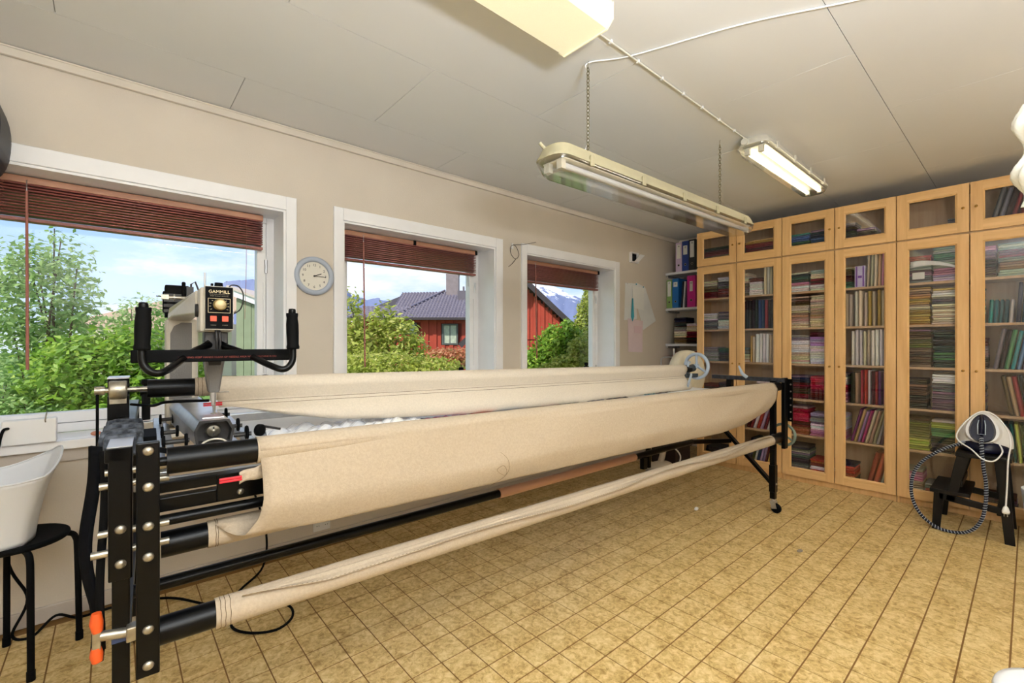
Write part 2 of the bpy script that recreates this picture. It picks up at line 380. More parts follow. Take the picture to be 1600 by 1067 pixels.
# windows: casing, reveal lining, frame, sash, glass, blind
def window(k, a, b, last=False):
    cw = .058; cr = .072 if k > 1 else .057
    w_ = thing('window_%d' % k, None, None, ((a + b) / 2, YW, ZS)); w_['kind'] = 'structure'
    y0 = YW - .018
    build('casing', MB().box(a - cw, a, y0, YW, ZS, ZT + .078).box(b, b + cr, y0, YW, ZS, ZT + .078).box(a, b, y0, YW, ZT, ZT + .078), M_white, w_, bevel=.003)
    build('reveal', MB().box(a, a + .012, YW - .005, YW + .21, ZS, ZT).box(b - .012, b, YW - .005, YW + .21, ZS, ZT).box(a + .012, b - .012, YW - .005, YW + .21, ZT - .012, ZT), M_white, w_)
    build('sill', MB().box(a - cw - .02, b + cr + .02, YW - .045, YW, ZS - .042, ZS - .002).box(a, b, YW, YW + .21, ZS - .02, ZS), M_white, w_, bevel=.004)
    build('sill_trim', MB().box(a - cw, b + cr, YW - .016, YW, ZS - .10, ZS - .042), M_base, w_, bevel=.003)
    yf = YW + .21; fz0, fz1 = ZS, ZT
    fb = MB(); t_ = .055
    fb.box(a, a + t_, yf, yf + .07, fz0, fz1).box(b - t_, b, yf, yf + .07, fz0, fz1).box(a + t_, b - t_, yf, yf + .07, fz0, fz0 + .045).box(a + t_, b - t_, yf, yf + .07, fz1 - .045, fz1)
    build('window_frame', fb, M_white, w_, bevel=.004)
    sa, sb2, sz0, sz1 = a + t_ + .003, b - t_ - .003, fz0 + .048, fz1 - .048; s = .05
    sh = build('sash', MB().box(sa, sa + s, yf - .012, yf + .05, sz0, sz1).box(sb2 - s, sb2, yf - .012, yf + .05, sz0, sz1).box(sa + s, sb2 - s, yf - .012, yf + .05, sz0, sz0 + s).box(sa + s, sb2 - s, yf - .012, yf + .05, sz1 - s, sz1), M_white, w_, bevel=.004)
    build('pane', MB().box(sa + s - .005, sb2 - s + .005, yf + .02, yf + .024, sz0 + s - .005, sz1 - s + .005), M_glass, sh)
    build('hinge', MB().cyl((b - t_ - .005, yf - .018, fz0 + .12), (b - t_ - .005, yf - .018, fz0 + .20), .008).cyl((b - t_ - .005, yf - .018, fz1 - .35), (b - t_ - .005, yf - .018, fz1 - .27), .008), M_alu, w_)
    build('stay', MB().box(b - t_ - .02, b - t_ - .008, yf - .02, yf - .012, fz0 + .25, fz0 + .8).box(b - .05, b - .02, yf - .012, yf - .002, fz0 + .02, fz0 + .055), M_white, w_, bevel=.002)
    # blind, drawn up
    lab = ['burgundy slatted blind drawn up in the leftmost window, widest in view', 'burgundy slatted blind drawn up in the middle window beside the clock', 'burgundy slatted blind drawn up in the window nearest the cabinets'][k - 1]
    ba, bb = a + .025, b - .085; by = YW + .165; top = ZT - .016
    bl = thing('slatted_blind', lab, 'blind', ((a + b) / 2, by, top), 'blinds drawn up in the windows')
    build('head_rail', MB().box(ba, bb, by - .025, by + .02, top - .032, top), M_wandm, bl, bevel=.004)
    ns = 11; z = top - .038
    for i in range(ns):
        zz = z - i * .0136; j = random.uniform(-.003, .003); tl = random.uniform(.001, .005)
        fn = lambda u, v: (ba + .004 + (bb - ba - .008) * u, by - .026 + .046 * v + j, zz + .004 * math.sin(PI * v) - tl * v + random.uniform(0, .0004))
        build('slat', MB().grid(fn, 1, 4), M_blind, bl, solid=.0075)
    build('bottom_rail', MB().box(ba + .002, bb - .002, by - .026, by + .022, z - ns * .0136 - .018, z - ns * .0136 - .001), M_blind, bl, bevel=.004)
    cordm = mat('pink_cord', S(170, 110, 98), .8)
    for q in (.1, .5, .88):
        x = ba + (bb - ba) * q
        pts = [(x + .010 * math.sin(i * 1.7), by - .031 - .003 * (i % 2), top - .034 - i * .0085) for i in range(17)]
        build('ladder_cord', MB().tube(smooth_path(pts, 3), .0009, 4), cordm, bl)
    x = ba + .05 if k > 1 else ba + .11
    zb = {1: 1.02, 2: .98, 3: 1.0}[k]
    if k == 1: x = -.30
    elif k == 2: x = 1.275
    else: x = 2.905
    wd = build('tilt_wand', MB().cyl((x, by - .04, top - .07), (x + .004, by - .055, zb + .09), .0048, .0058, 8), cordm, bl)
    build('wand_hook', MB().tube([(x, by - .03, top - .02), (x, by - .042, top - .025), (x, by - .04, top - .07)], .002, 6), M_alu, wd)
    x = bb - .09
    build('pull_cord', MB().tube([(x, by - .03, top - .03), (x - .002, by - .04, top - .3), (x - .01, by - .04, top - .62 if k == 1 else top - .2)], .0013, 5), cordm, bl)
    if k > 1:
        for q in ((0, .5, 1) if k == 2 else (1,)):
            xx = ba + (bb - ba) * q
            build('rail_clip', MB().box(xx - .011, xx + .011, by - .03, by + .02, top - .034, top + .002), M_blackm, bl, bevel=.002)
for k, (a, b) in enumerate(OPEN): window(k + 1, a, b)

# ------------------------------------------------------------------ glazed cabinets
Y0 = 2.284; PW = .40
ORD = ['first', 'second', 'third', 'fourth', 'fifth', 'sixth']
def door(cab, ya, yb, z0, z1, knob_side, kz):
    """ya > yb: left and right edge seen from the room"""
    s = .062; g = .003; x0, x1 = XC, XC + .019; ya -= g; yb += g; z0 += g; z1 -= g
    ys_ = [yb, yb + s, ya - s, ya]; zs_ = [z0, z0 + s + .006, z1 - s, z1]
    v = [(x, ys_[i], zs_[j]) for x in (x0, x1) for j in range(4) for i in range(4)]; id_ = lambda k, i, j: k * 16 + j * 4 + i
    fs = []; mi = []
    for i in range(3):
        for j in range(3):
            if i == 1 and j == 1: continue
            fs.append((id_(0, i, j), id_(0, i, j + 1), id_(0, i + 1, j + 1), id_(0, i + 1, j))); fs.append((id_(1, i, j), id_(1, i + 1, j), id_(1, i + 1, j + 1), id_(1, i, j + 1))); mi += [int(i == 1)] * 2
    for (P_, q_) in [((i, 0), (i + 1, 0)) for i in range(3)] + [((3, j), (3, j + 1)) for j in range(3)] + [((i + 1, 3), (i, 3)) for i in range(3)] + [((0, j + 1), (0, j)) for j in range(3)] + [((2, 1), (1, 1)), ((2, 2), (2, 1)), ((1, 2), (2, 2)), ((1, 1), (1, 2))]:
        fs.append((id_(0, *P_), id_(0, *q_), id_(1, *q_), id_(1, *P_))); mi.append(0)
    d = build('door', MB().add(v, fs), [M_birch, M_birchh], cab, bevel=.0015); d.data.polygons.foreach_set('material_index', mi)
    i0, i1, j0, j1 = yb + s, ya - s, z0 + s + .006, z1 - s; c = .010
    bead = MB()
    for (A, B) in (((i0, j0), (i1, j0)), ((i1, j0), (i1, j1)), ((i1, j1), (i0, j1)), ((i0, j1), (i0, j0))):
        cx_, cz_ = (i0 + i1) / 2, (j0 + j1) / 2
        def inn(P): return (P[0] + (c if P[0] < cx_ else -c), P[1] + (c if P[1] < cz_ else -c))
        Ai, Bi = inn(A), inn(B)
        bead.add([(x0 + .001, A[0], A[1]), (x0 + .001, B[0], B[1]), (x0 + .009, Bi[0], Bi[1]), (x0 + .009, Ai[0], Ai[1])], [(0, 1, 2, 3)])
    build('glazing_bead', bead, M_birch, d)
    build('pane', MB().box(x0 + .009, x0 + .0125, i0 + .001, i1 - .001, j0 + .001, j1 - .001), M_doorglass, d)
    ky = (yb + .03) if knob_side == 'r' else (ya - .03)
    build('knob', MB().lathe([(0, .02), (.006, .0195), (.0085, .016), (.008, .012), (.004, .008), (.0045, 0)], (x0, ky, kz), (-1, 0, 0), 12), M_brass, d)
def cabinet(ci, tall):
    ya = Y0 - .8 * ci; yb = ya - .8; bx0, bx1 = XC + .021, XC + .296
    z0, z1 = (0, 2.012) if tall else (2.014, 2.372)
    lab = ('tall birch bookcase with two glass doors full of fabric, %s from the left' if tall else 'low birch top cabinet with two glass doors under the ceiling, %s from the left') % ['first', 'second', 'third'][ci]
    cab = thing('tall_cabinet' if tall else 'top_cabinet', lab, 'cabinet', (bx0, yb, z0), 'tall glazed bookcases' if tall else 'glazed top cabinets')
    t = .018; zb = .05 if tall else z0
    build('side_panel', MB().box(bx0, bx1, ya - t, ya - .0025, z0, z1), M_birch, cab)
    build('side_panel', MB().box(bx0, bx1, yb + .0025, yb + t, z0, z1), M_birch, cab)
    build('top_panel', MB().box(bx0, bx1, yb + t, ya - t, z1 - t, z1), M_birchd, cab)
    build('bottom_panel', MB().box(bx0, bx1, yb + t, ya - t, zb, zb + t), M_birchd, cab)
    build('back_panel', MB().box(bx1 - .006, bx1 - .001, yb + t, ya - t, zb + t, z1 - t), M_birchd, cab)
    if tall:
        build('plinth', MB().box(bx0 + .018, bx0 + .03, yb + t, ya - t, 0, zb), M_birch, cab)
        for z in (.412, .727, 1.042, 1.362, 1.680): build('shelf', MB().box(bx0 + .008, bx1 - .007, yb + t + .001, ya - t - .001, z - .009, z + .009), M_birchd, cab, bevel=.001)
    zz0, zz1 = (.05, 2.012) if tall else (2.018, 2.370)
    kz = 1.035 if tall else 2.19
    door(cab, ya, ya - .4, zz0, zz1, 'r', kz); door(cab, ya - .4, yb, zz0, zz1, 'l', kz)
    return cab
for ci in range(3): cabinet(ci, True); cabinet(ci, False)

# folded cloth: shared meshes in a 1 x 1 x 1 box
def fold_mesh(seed):
    rd = random.Random(seed); mb = MB()
    prof = [(1, 0), (.06, 0), (.015, .12), (0, .35), (.005, .62), (.03, .88), (.07, 1.0), (1, 1.0), (1, .55), (.12, .53), (.06, .5), (.12, .47), (1, .45)]
    n = len(prof); ys = [0, .03, .5, .97, 1]; jit = [rd.uniform(-.012, .02) for _ in ys]
    vs = []
    for k, y in enumerate(ys):
        q = 1 if 0 < k < 4 else .9
        for (x, z) in prof: vs.append((x + jit[k] * (x < .5), y, .5 + (z - .5) * q))
    fs = [(k * n + i, k * n + (i + 1) % n, (k + 1) * n + (i + 1) % n, (k + 1) * n + i) for k in range(4) for i in range(n)]
    mb.add(vs, fs, True); mb.add(vs[:n], [tuple(range(n - 1, -1, -1))]); mb.add(vs[-n:], [tuple(range(n))])
    me = bpy.data.meshes.new('folded_cloth'); me.from_pydata(mb.v, [], mb.f); me.polygons.foreach_set('use_smooth', mb.s); me.materials.append(M_fab); me.update(); return me
FOLD = [fold_mesh(i) for i in range(4)]
def board_mesh(seed):
    rd = random.Random(seed); mb = MB(); n = 10; zs = [0, .02, .25, .5, .75, .98, 1]; vs = []
    for k, z in enumerate(zs):
        q = .86 if k in (0, len(zs) - 1) else 1; wv = rd.uniform(-.05, .05)
        pr = [(1, 0), (.08, 0), (.025, .12), (.0, .5), (.025, .88), (.08, 1), (1, 1)]
        for (x, y) in pr: vs.append((x, .5 + (y - .5) * q * .96 + wv * .3, z))
    n = 7
    fs = [(k * n + i, k * n + (i + 1) % n, (k + 1) * n + (i + 1) % n, (k + 1) * n + i) for k in range(len(zs) - 1) for i in range(n)]
    mb.add(vs, fs, True); mb.add(vs[:n], [tuple(range(n - 1, -1, -1))]); mb.add(vs[-n:], [tuple(range(n))])
    me = bpy.data.meshes.new('upright_cloth'); me.from_pydata(mb.v, [], mb.f); me.polygons.foreach_set('use_smooth', mb.s); me.materials.append(M_fab); me.update(); return me
UPR = [board_mesh(i) for i in range(4)]
COL = {'cream': [(222, 208, 178), (236, 224, 196), (206, 190, 158)], 'white': [(238, 235, 228), (228, 225, 222), (244, 242, 238)], 'dark red': [(104, 26, 34), (130, 34, 44), (84, 20, 30)],
       'crimson': [(176, 22, 60), (196, 34, 74), (150, 20, 50)], 'pink': [(206, 140, 164), (222, 168, 184), (196, 120, 150)], 'red': [(186, 48, 40), (204, 74, 56), (170, 36, 36)],
       'rust': [(158, 74, 44), (176, 92, 58), (120, 44, 34)], 'dark green': [(32, 62, 50), (44, 80, 62), (28, 48, 42)], 'green': [(58, 118, 74), (80, 140, 88), (44, 96, 70)],
       'olive green': [(110, 112, 58), (134, 130, 66), (84, 88, 46)], 'lime green': [(152, 176, 60), (172, 190, 84), (190, 200, 92)], 'teal': [(20, 108, 116), (34, 140, 140), (14, 78, 92)],
       'mint': [(96, 190, 174), (120, 200, 186), (70, 170, 160)], 'blue': [(58, 92, 142), (76, 112, 160), (44, 72, 120)], 'gold': [(196, 156, 72), (208, 176, 100), (178, 140, 70)],
       'brown': [(108, 84, 60), (92, 70, 50), (128, 102, 76)], 'dark brown': [(58, 46, 38), (70, 54, 44), (46, 38, 34)], 'grey': [(124, 120, 122), (146, 142, 142), (104, 100, 106)],
       'dark grey': [(56, 56, 62), (70, 70, 76), (44, 46, 52)], 'mauve': [(134, 108, 122), (150, 126, 138), (118, 92, 108)], 'purple': [(112, 40, 120), (130, 62, 140), (96, 30, 104)],
       'lilac': [(188, 160, 200), (202, 180, 212), (176, 146, 190)], 'magenta': [(164, 30, 108), (182, 48, 126), (148, 24, 94)], 'pale green': [(150, 170, 150), (168, 186, 164), (176, 186, 170)],
       'tan': [(180, 150, 110), (194, 166, 128), (166, 136, 98)], 'navy': [(26, 34, 66), (36, 44, 78), (22, 28, 54)], 'black': [(30, 30, 34), (40, 38, 42), (24, 24, 28)]}
NTH = ['lowest', 'second', 'third', 'fourth', 'fifth', 'sixth', 'seventh', 'eighth', 'ninth', 'tenth', 'eleventh', 'twelfth', 'thirteenth', 'fourteenth', 'fifteenth', 'sixteenth', 'seventeenth', 'eighteenth', 'nineteenth', 'twentieth', 'topmost', 'topmost', 'topmost', 'topmost', 'topmost', 'topmost']
nflat = [0]; REST = [[], [], []]
def put(me, name, col, label, group, loc, scale, rx=0, rz=0, cat='fabric'):
    o = bpy.data.objects.new(name, me); C.objects.link(o); o.location = loc; o.scale = scale; o.rotation_euler = (rx, 0, rz)
    k = random.choice(COL[col]); vv = random.uniform(.84, 1.16); o.color = S(*[max(0, min(255, c * vv + random.randint(-8, 8))) for c in k])
    return tag(o, label, cat, group)
REST_COLS = []
def fill(z, h, ya, yb, items, where, near=True, xf=None):
    y = ya; xf = xf or XC + .04
    nF = sum(1 for i in items if i[0] == 'F'); kF = 0; kU = 0
    for it in items:
        if it[0] == 'G': y -= it[1]; continue
        if it[0] == 'F':
            _, wd, cols, hh = it; kF += 1
            pos = {1: 'the', 2: ['left', 'right'][min(kF - 1, 1)], 3: ['left', 'middle', 'right'][min(kF - 1, 2)]}[min(nF, 3)]
            zz = z + .0005; top = z + hh * h; n = 0
            tt = .0145
            m_ = max(1, int((top - zz) / tt)); 
            while zz + tt < top:
                t = random.uniform(.012, .021)
                c = cols[min(len(cols) - 1, int(len(cols) * n / m_))] if len(cols) > 1 else cols[0]
                ww = wd * random.uniform(.93, .99); yy = y - wd + random.uniform(0, wd - ww); dx = random.uniform(0, .014)
                lb = '%s folded cotton, %s, %s, %s' % (c, NTH[n] + (' from bottom' if n else ''), 'stack' if pos == 'the' else pos + ' stack', where)
                if nflat[0] >= 300 or not near:
                    me_ = FOLD[n % 4]; o_ = len(REST[0]); kc = random.choice(COL[c]); cc = S(*[max(0, min(255, q_ + random.randint(-14, 14))) for q_ in kc])
                    REST[0] += [(xf + dx + v_.co.x * .2, yy + v_.co.y * ww, zz + v_.co.z * t * .97) for v_ in me_.vertices]; REST[1] += [tuple(i_ + o_ for i_ in p_.vertices) for p_ in me_.polygons]; REST[2] += [cc] * len(me_.vertices)
                    zz += t; n += 1; continue
                put(FOLD[n % 4], 'folded_fabric', c, lb, 'folded cottons, %s stack %s' % (pos, where), (xf + dx, yy, zz), (.20, ww, t * .97), rz=random.uniform(-.015, .015) if dx > .004 else 0)
                zz += t; n += 1; nflat[0] += 1
            y -= wd + .006
        if it[0] == 'U':
            _, n, th, cols, hh, lean = it; a = R(lean); H_ = hh * h
            if lean < 0: y -= H_ * math.sin(-a)
            for i in range(n):
                c = cols[min(len(cols) - 1, int(len(cols) * i / n))]; kU += 1
                hh_ = H_ * random.uniform(.94, 1.0); t = th * random.uniform(.82, 1.0)
                hgt = (hh_ - abs(math.sin(a)) * t) / math.cos(a)
                # y is the left edge; pivot at the bottom
                yy = y - th / math.cos(a)
                if lean >= 0: loc = (xf + random.uniform(0, .008), yy, z + .0008 + math.sin(a) * 0)
                else: loc = (xf + random.uniform(0, .008), yy, z + .0008 + math.sin(-a) * t)
                if lean > 0 and yy - H_ * math.sin(a) < yb + .001: break
                if yy < yb: break
                put(UPR[i % 4], 'upright_fabric', c, '%s upright folded cotton, %s from left, %s' % (c, (['first'] + NTH[1:])[kU - 1], where), 'cottons standing upright ' + where, loc, (.20, t * .94, hgt), rx=a)
                y -= th / math.cos(a)
            y -= .008
ROWZ = [(1.689, .30), (1.371, .30), (1.051, .30), (.736, .295), (.421, .295), (.068, .33)]
RW = ['top shelf', 'second shelf', 'third shelf', 'fourth shelf', 'fifth shelf', 'bottom shelf']
L = {
 1: [[('F', .16, ['dark red', 'brown', 'cream'], .62), ('F', .17, ['dark red', 'dark grey', 'white'], .7)],
     [('F', .16, ['grey', 'white'], .55), ('F', .17, ['white', 'grey'], .62)],
     [('F', .17, ['pale green', 'grey'], .5), ('F', .16, ['dark grey', 'dark green'], .45)],
     [('F', .17, ['dark brown', 'dark red'], .3), ('F', .17, ['dark grey'], .38)],
     [('U', 13, .025, ['olive green', 'red', 'navy', 'white', 'brown', 'lilac', 'dark red', 'grey', 'blue'], .82, -10)],
     [('G', .04), ('F', .22, ['black'], .35)]],
 2: [[('F', .085, ['brown', 'cream'], .78), ('F', .12, ['white', 'white', 'dark red'], .55), ('U', 5, .026, ['cream', 'white', 'cream', 'green', 'pale green'], .97, 0)],
     [('U', 12, .028, ['dark red', 'dark grey', 'black', 'dark green', 'blue', 'dark red', 'black', 'dark brown'], .93, 0)],
     [('F', .09, ['cream', 'grey'], .5), ('U', 2, .022, ['gold', 'cream'], .85, 0), ('U', 7, .029, ['white', 'white', 'cream', 'grey'], .92, 0)],
     [('F', .13, ['dark brown'], .3), ('G', .02), ('F', .17, ['lilac', 'grey', 'white'], .5)],
     [('G', .06), ('U', 8, .029, ['dark red', 'white', 'red', 'lilac', 'dark red', 'white', 'grey'], .9, 16)],
     [('G', .05), ('U', 11, .023, ['navy', 'olive green', 'white', 'blue', 'lilac', 'dark red', 'gold', 'red', 'grey'], .82, 12)]],
 3: [[('F', .17, ['white', 'pink', 'dark green', 'dark green', 'cream'], .62), ('F', .17, ['white', 'dark red', 'cream', 'pale green'], .6)],
     [('F', .17, ['cream', 'tan', 'cream', 'brown', 'cream'], .93), ('F', .17, ['cream', 'tan', 'cream', 'cream'], .95)],
     [('F', .17, ['cream', 'white', 'grey'], .88), ('F', .17, ['white', 'white', 'lilac', 'dark red'], .95)],
     [('F', .17, ['dark red', 'dark brown', 'dark red', 'navy', 'grey'], .72), ('F', .17, ['dark red', 'crimson', 'crimson'], .72)],
     [('F', .17, ['rust', 'dark red', 'crimson', 'crimson', 'mauve'], .85), ('F', .17, ['pink', 'white', 'grey', 'lilac'], .7)],
     [('F', .17, ['grey', 'dark grey', 'grey', 'dark grey'], .78), ('F', .17, ['red', 'white', 'rust', 'red'], .45)]],
 4: [[('F', .10, ['green', 'dark red', 'brown', 'cream'], .62), ('P',), ('G', .085), ('U', 8, .024, ['cream', 'cream', 'tan', 'pink', 'pale green', 'dark red', 'white'], .96, 1.5)],
     [('F', .045, ['dark brown', 'grey'], .8), ('U', 2, .026, ['cream'], .92, 0), ('U', 2, .029, ['white', 'cream'], .97, 0), ('U', 3, .026, ['cream', 'gold', 'cream'], .95, 0), ('U', 4, .026, ['gold', 'cream', 'white', 'white'], .97, 0)],
     [('G', .09), ('U', 9, .0265, ['white', 'cream', 'white', 'white'], .97, 0)],
     [('F', .07, ['pink', 'crimson', 'white', 'mauve'], .85), ('G', .01), ('U', 2, .03, ['dark brown', 'tan'], .85, 0), ('U', 6, .023, ['crimson', 'red', 'white', 'dark red', 'dark red', 'purple'], .95, 0), ('U', 4, .022, ['purple', 'dark red', 'dark red', 'white'], .95, 0)],
     [('F', .06, ['pink', 'white', 'white'], .75), ('G', .015), ('U', 10, .0235, ['purple', 'tan', 'lilac', 'magenta', 'cream', 'tan', 'cream', 'grey', 'mauve', 'white'], .93, 14)],
     [('F', .12, ['brown', 'rust', 'red', 'dark grey'], .48), ('G', .055), ('U', 2, .04, ['rust', 'rust'], .9, 13), ('U', 3, .026, ['cream', 'dark red'], .88, 13)]],
 5: [[('F', .165, ['grey', 'mauve', 'pale green', 'red', 'red'], .7), ('F', .175, ['lilac', 'pink', 'pale green', 'green', 'pale green', 'pink'], .9)],
     [('F', .16, ['gold', 'gold', 'cream', 'gold', 'tan', 'gold'], .97), ('F', .175, ['cream', 'cream', 'cream', 'grey', 'white', 'gold'], .93)],
     [('F', .165, ['brown', 'brown', 'olive green', 'brown', 'mauve'], .98), ('F', .175, ['dark green', 'green', 'dark green', 'black', 'dark green', 'black'], .96)],
     [('F', .14, ['dark brown', 'brown', 'dark brown'], .8), ('G', .02), ('F', .175, ['mauve', 'mauve', 'grey', 'white', 'brown'], .95)],
     [('F', .155, ['lime green', 'olive green', 'olive green', 'dark brown'], .85), ('F', .18, ['dark grey', 'dark green', 'green', 'lime green', 'white'], .85)],
     [('F', .12, ['cream', 'tan', 'pink', 'cream'], .62), ('F', .17, ['cream', 'rust', 'pale green', 'white'], .34)]],
 6: [[('F', .12, ['brown', 'dark brown', 'mauve', 'pink'], .75), ('F', .2, ['pale green', 'tan', 'pale green', 'dark red', 'pale green', 'pink'], .8)],
     [('F', .06, ['teal', 'mint', 'teal', 'teal'], .88), ('G', .01), ('U', 5, .024, ['teal', 'teal', 'teal', 'white'], .55, 3), ('U', 7, .026, ['navy', 'teal', 'navy', 'mint', 'white', 'pink', 'grey'], .95, 3)],
     [('F', .08, ['dark brown', 'mauve', 'dark red'], .75), ('G', .01), ('U', 9, .027, ['grey', 'dark brown', 'green', 'teal', 'blue', 'mauve', 'dark red', 'navy', 'grey'], .94, 9)],
     [('F', .07, ['grey', 'mauve', 'dark grey'], .75), ('G', .055), ('U', 5, .026, ['brown', 'tan', 'dark red', 'dark brown', 'dark brown'], .95, -9), ('U', 4, .024, ['mauve', 'grey'], .9, 1)],
     [('F', .07, ['dark green', 'green'], .7), ('G', .07), ('U', 7, .024, ['teal', 'lime green', 'dark green', 'lime green', 'mint'], .9, -5)],
     [('G', .02), ('F', .2, ['dark brown', 'mauve', 'brown'], .35)]]}
for d in range(6, 0, -1):
    ya = Y0 - .4 * (d - 1); yb = ya - .4
    ya_ = ya - (.03 if d % 2 else .008); yb_ = yb + (.003 if d % 2 else .021)
    for r in range(6):
        z, h = ROWZ[r]
        fill(z, h, ya_, yb_, [i for i in L[d][r] if i[0] != 'P'], '%s, %s tall glass door' % (RW[r], ORD[d - 1]))
UT = {1: [('F', .28, ['dark red', 'brown', 'dark red', 'dark green'], .62)], 2: [('F', .045, ['dark grey'], .6), ('F', .27, ['cream', 'dark red', 'dark red', 'gold'], .66)],
      3: [('G', .01), ('F', .15, ['dark green', 'green', 'blue', 'mint'], .62), ('F', .17, ['blue', 'blue', 'navy', 'grey'], .64)], 4: [('F', .12, ['mauve', 'dark brown', 'mauve'], .7), ('F', .13, ['pink', 'dark brown', 'mauve'], .5)],
      5: [('F', .2, ['blue', 'pale green'], .24), ('G', .03), ('F', .09, ['dark grey', 'grey'], .40)], 6: [('G', .07), ('U', 8, .03, ['grey', 'dark brown', 'dark red', 'dark red', 'blue', 'dark red'], .92, 14)]}
for d in range(1, 7):
    ya = Y0 - .4 * (d - 1) - (.045 if d % 2 else .012)
    fill(2.0325, .30, ya, ya - .36, UT[d], 'top cabinet above the %s tall door' % ORD[d - 1], near=False)

def paper_sheet(name, pts, m, label, cat, n=1, group=None, solid=.0006):
    mb = MB(); mb.add(pts, [tuple(range(len(pts)))]); b = pts[0]
    return single(name, mb, m, label, cat, b, group, solid=solid)
M_paper = mat('paper', S(236, 234, 228), .7, noise=(9, .04))
# purple patterned box between cloths (fourth door, top shelf)
y = Y0 - 1.2 - .012 - .115
pbx = thing('storage_box', 'white and purple patterned box on the top shelf behind the fourth tall door', 'box', (XC + .05, y - .07, 1.6895))
build('carton', MB().box(XC + .05, XC + .20, y - .07, y, 1.6895, 1.865), mat('lilac_card', S(206, 196, 232), .6), pbx, bevel=.002)
M_purple = mat('purple_print', S(120, 70, 170), .6)
build('print', MB().box(XC + .0485, XC + .0499, y - .062, y - .052, 1.695, 1.86).box(XC + .0485, XC + .0499, y - .018, y - .008, 1.695, 1.86).box(XC + .0485, XC + .0499, y - .048, y - .022, 1.765, 1.785), M_purple, pbx)
# papers on top of the fabrics, fifth door
y = Y0 - 1.6 - .06
mb = MB(); mb.grid(lambda u, v: (XC + .022 + .012 * math.sin(3 * u) * v, y - .02 - .26 * u, 1.80 + .05 * u * (1 - u) * 2 + .05 * v * (1 - .7 * u) - .03 * u), 8, 4)
single('paper_sheet', mb, M_paper, 'curled white paper lying against fabrics behind the fifth tall door', 'paper', (XC + .022, y, 1.78), solid=.0008)
single('price_tag', MB().box(XC + .0215, XC + .0225, y - .10, y - .03, 1.715, 1.765), M_paper, 'small white card tucked before fabrics behind the fifth tall door', 'card', (XC + .0215, y - .1, 1.715))

# ------------------------------------------------------------------ alcove shelves and binders
XS = 4.94
sh_ = []
for i, z in enumerate((2.065, 1.645, 1.226)):
    t = thing('wall_shelf', ['white shelf board holding the lilac, blue and black binders', 'white shelf board holding the green and magenta binders', 'white shelf board under the loose fabric piles'][i], 'shelf', (XS, 2.29, z - .03), 'white shelves in the corner')
    build('board', MB().box(XS, XR - .001, 2.29, YW - .001, z - .028, z), mat('shelf_white', S(214, 216, 222), .4), t, bevel=.002)
    build('bracket', MB().box(XS + .01, XR - .001, YW - .028, YW - .002, z - .05, z - .0285), M_alu, t)
def binder(y1, y0, z0, hgt, body, spine, label, labelcol=(232, 232, 228), lh=(.45, .93), lw=.62, txt='', x=XS + .015):
    wd = y1 - y0; t = thing('lever_arch_binder', label, 'binder', (x, y0, z0), 'binders on the corner shelves')
    mb_ = mat('binder_' + body[0], S(*body[1]), .45)
    build('cover', MB().box(x, x + .22, y0 + .001, y0 + .004, z0, z0 + hgt).box(x, x + .22, y1 - .004, y1 - .001, z0, z0 + hgt).box(x, x + .004, y0 + .004, y1 - .004, z0, z0 + hgt), mb_, t)
    build('pages', MB().box(x + .008, x + .215, y0 + .006, y1 - .010, z0 + .004, z0 + hgt - .012), M_paper, t)
    l = build('spine_label', MB().box(x - .0012, x, y0 + wd * (.5 - lw / 2), y0 + wd * (.5 + lw / 2), z0 + hgt * lh[0], z0 + hgt * lh[1]), mat('spine_paper', S(*labelcol), .7), t)
    build('finger_ring', MB().tube([(x - .0015, y0 + wd / 2 + .011 * math.cos(a), z0 + hgt * .22 + .011 * math.sin(a)) for a in [2 * PI * i / 16 for i in range(16)]], .002, 6, closed=True), M_zinc, t)
    build('finger_hole', MB().cyl((x - .001, y0 + wd / 2, z0 + hgt * .22), (x - .0002, y0 + wd / 2, z0 + hgt * .22), .0095), M_blackm, t)
    for q in range(2): build('label_line', MB().box(x - .0016, x - .0012, y0 + wd * .36, y0 + wd * .62, z0 + hgt * (lh[1] - .05 - .03 * q), z0 + hgt * (lh[1] - .04 - .03 * q)), M_blackm, l)
binder(2.746, 2.668, 2.066, .34, ('lilac', (206, 186, 216)), 0, 'lilac lever arch binder on the top corner shelf')
binder(2.666, 2.586, 2.066, .345, ('blue', (34, 62, 142)), 0, 'dark blue lever arch binder on the top corner shelf', lh=(.55, .85))
binder(2.584, 2.504, 2.066, .35, ('black', (34, 36, 40)), 0, 'black lever arch binder on the top corner shelf', lh=(.42, .95))
binder(2.862, 2.792, 1.646, .335, ('green', (134, 168, 96)), 0, 'green lever arch binder beside the wall on the second corner shelf', lh=(.42, .95))
binder(2.788, 2.708, 1.646, .345, ('mid_blue', (24, 108, 184)), 0, 'mid blue lever arch binder on the second corner shelf', lh=(.72, .88))
binder(2.604, 2.504, 1.646, .36, ('magenta', (204, 26, 140)), 0, 'magenta lever arch binder on the second corner shelf', lh=(.5, .82), lw=.35)
for k, (y, c, lab) in enumerate([(2.69, (24, 28, 52), 'dark folder leaning between the blue and magenta binders'), (2.665, (228, 228, 232), 'white plastic sleeve of papers leaning on the corner shelf'), (2.64, (40, 30, 60), 'dark purple folder leaning against the magenta binder')]):
    single('document_folder', MB().prism([(XS + .03, y, 1.6465), (XS + .03, y - .014, 1.6465), (XS + .03, y - .034, 1.95), (XS + .03, y - .022, 1.95)], (.19, 0, 0)), mat('folder_%d' % k, S(*c), .4), lab, 'folder', (XS + .03, y, 1.6465))
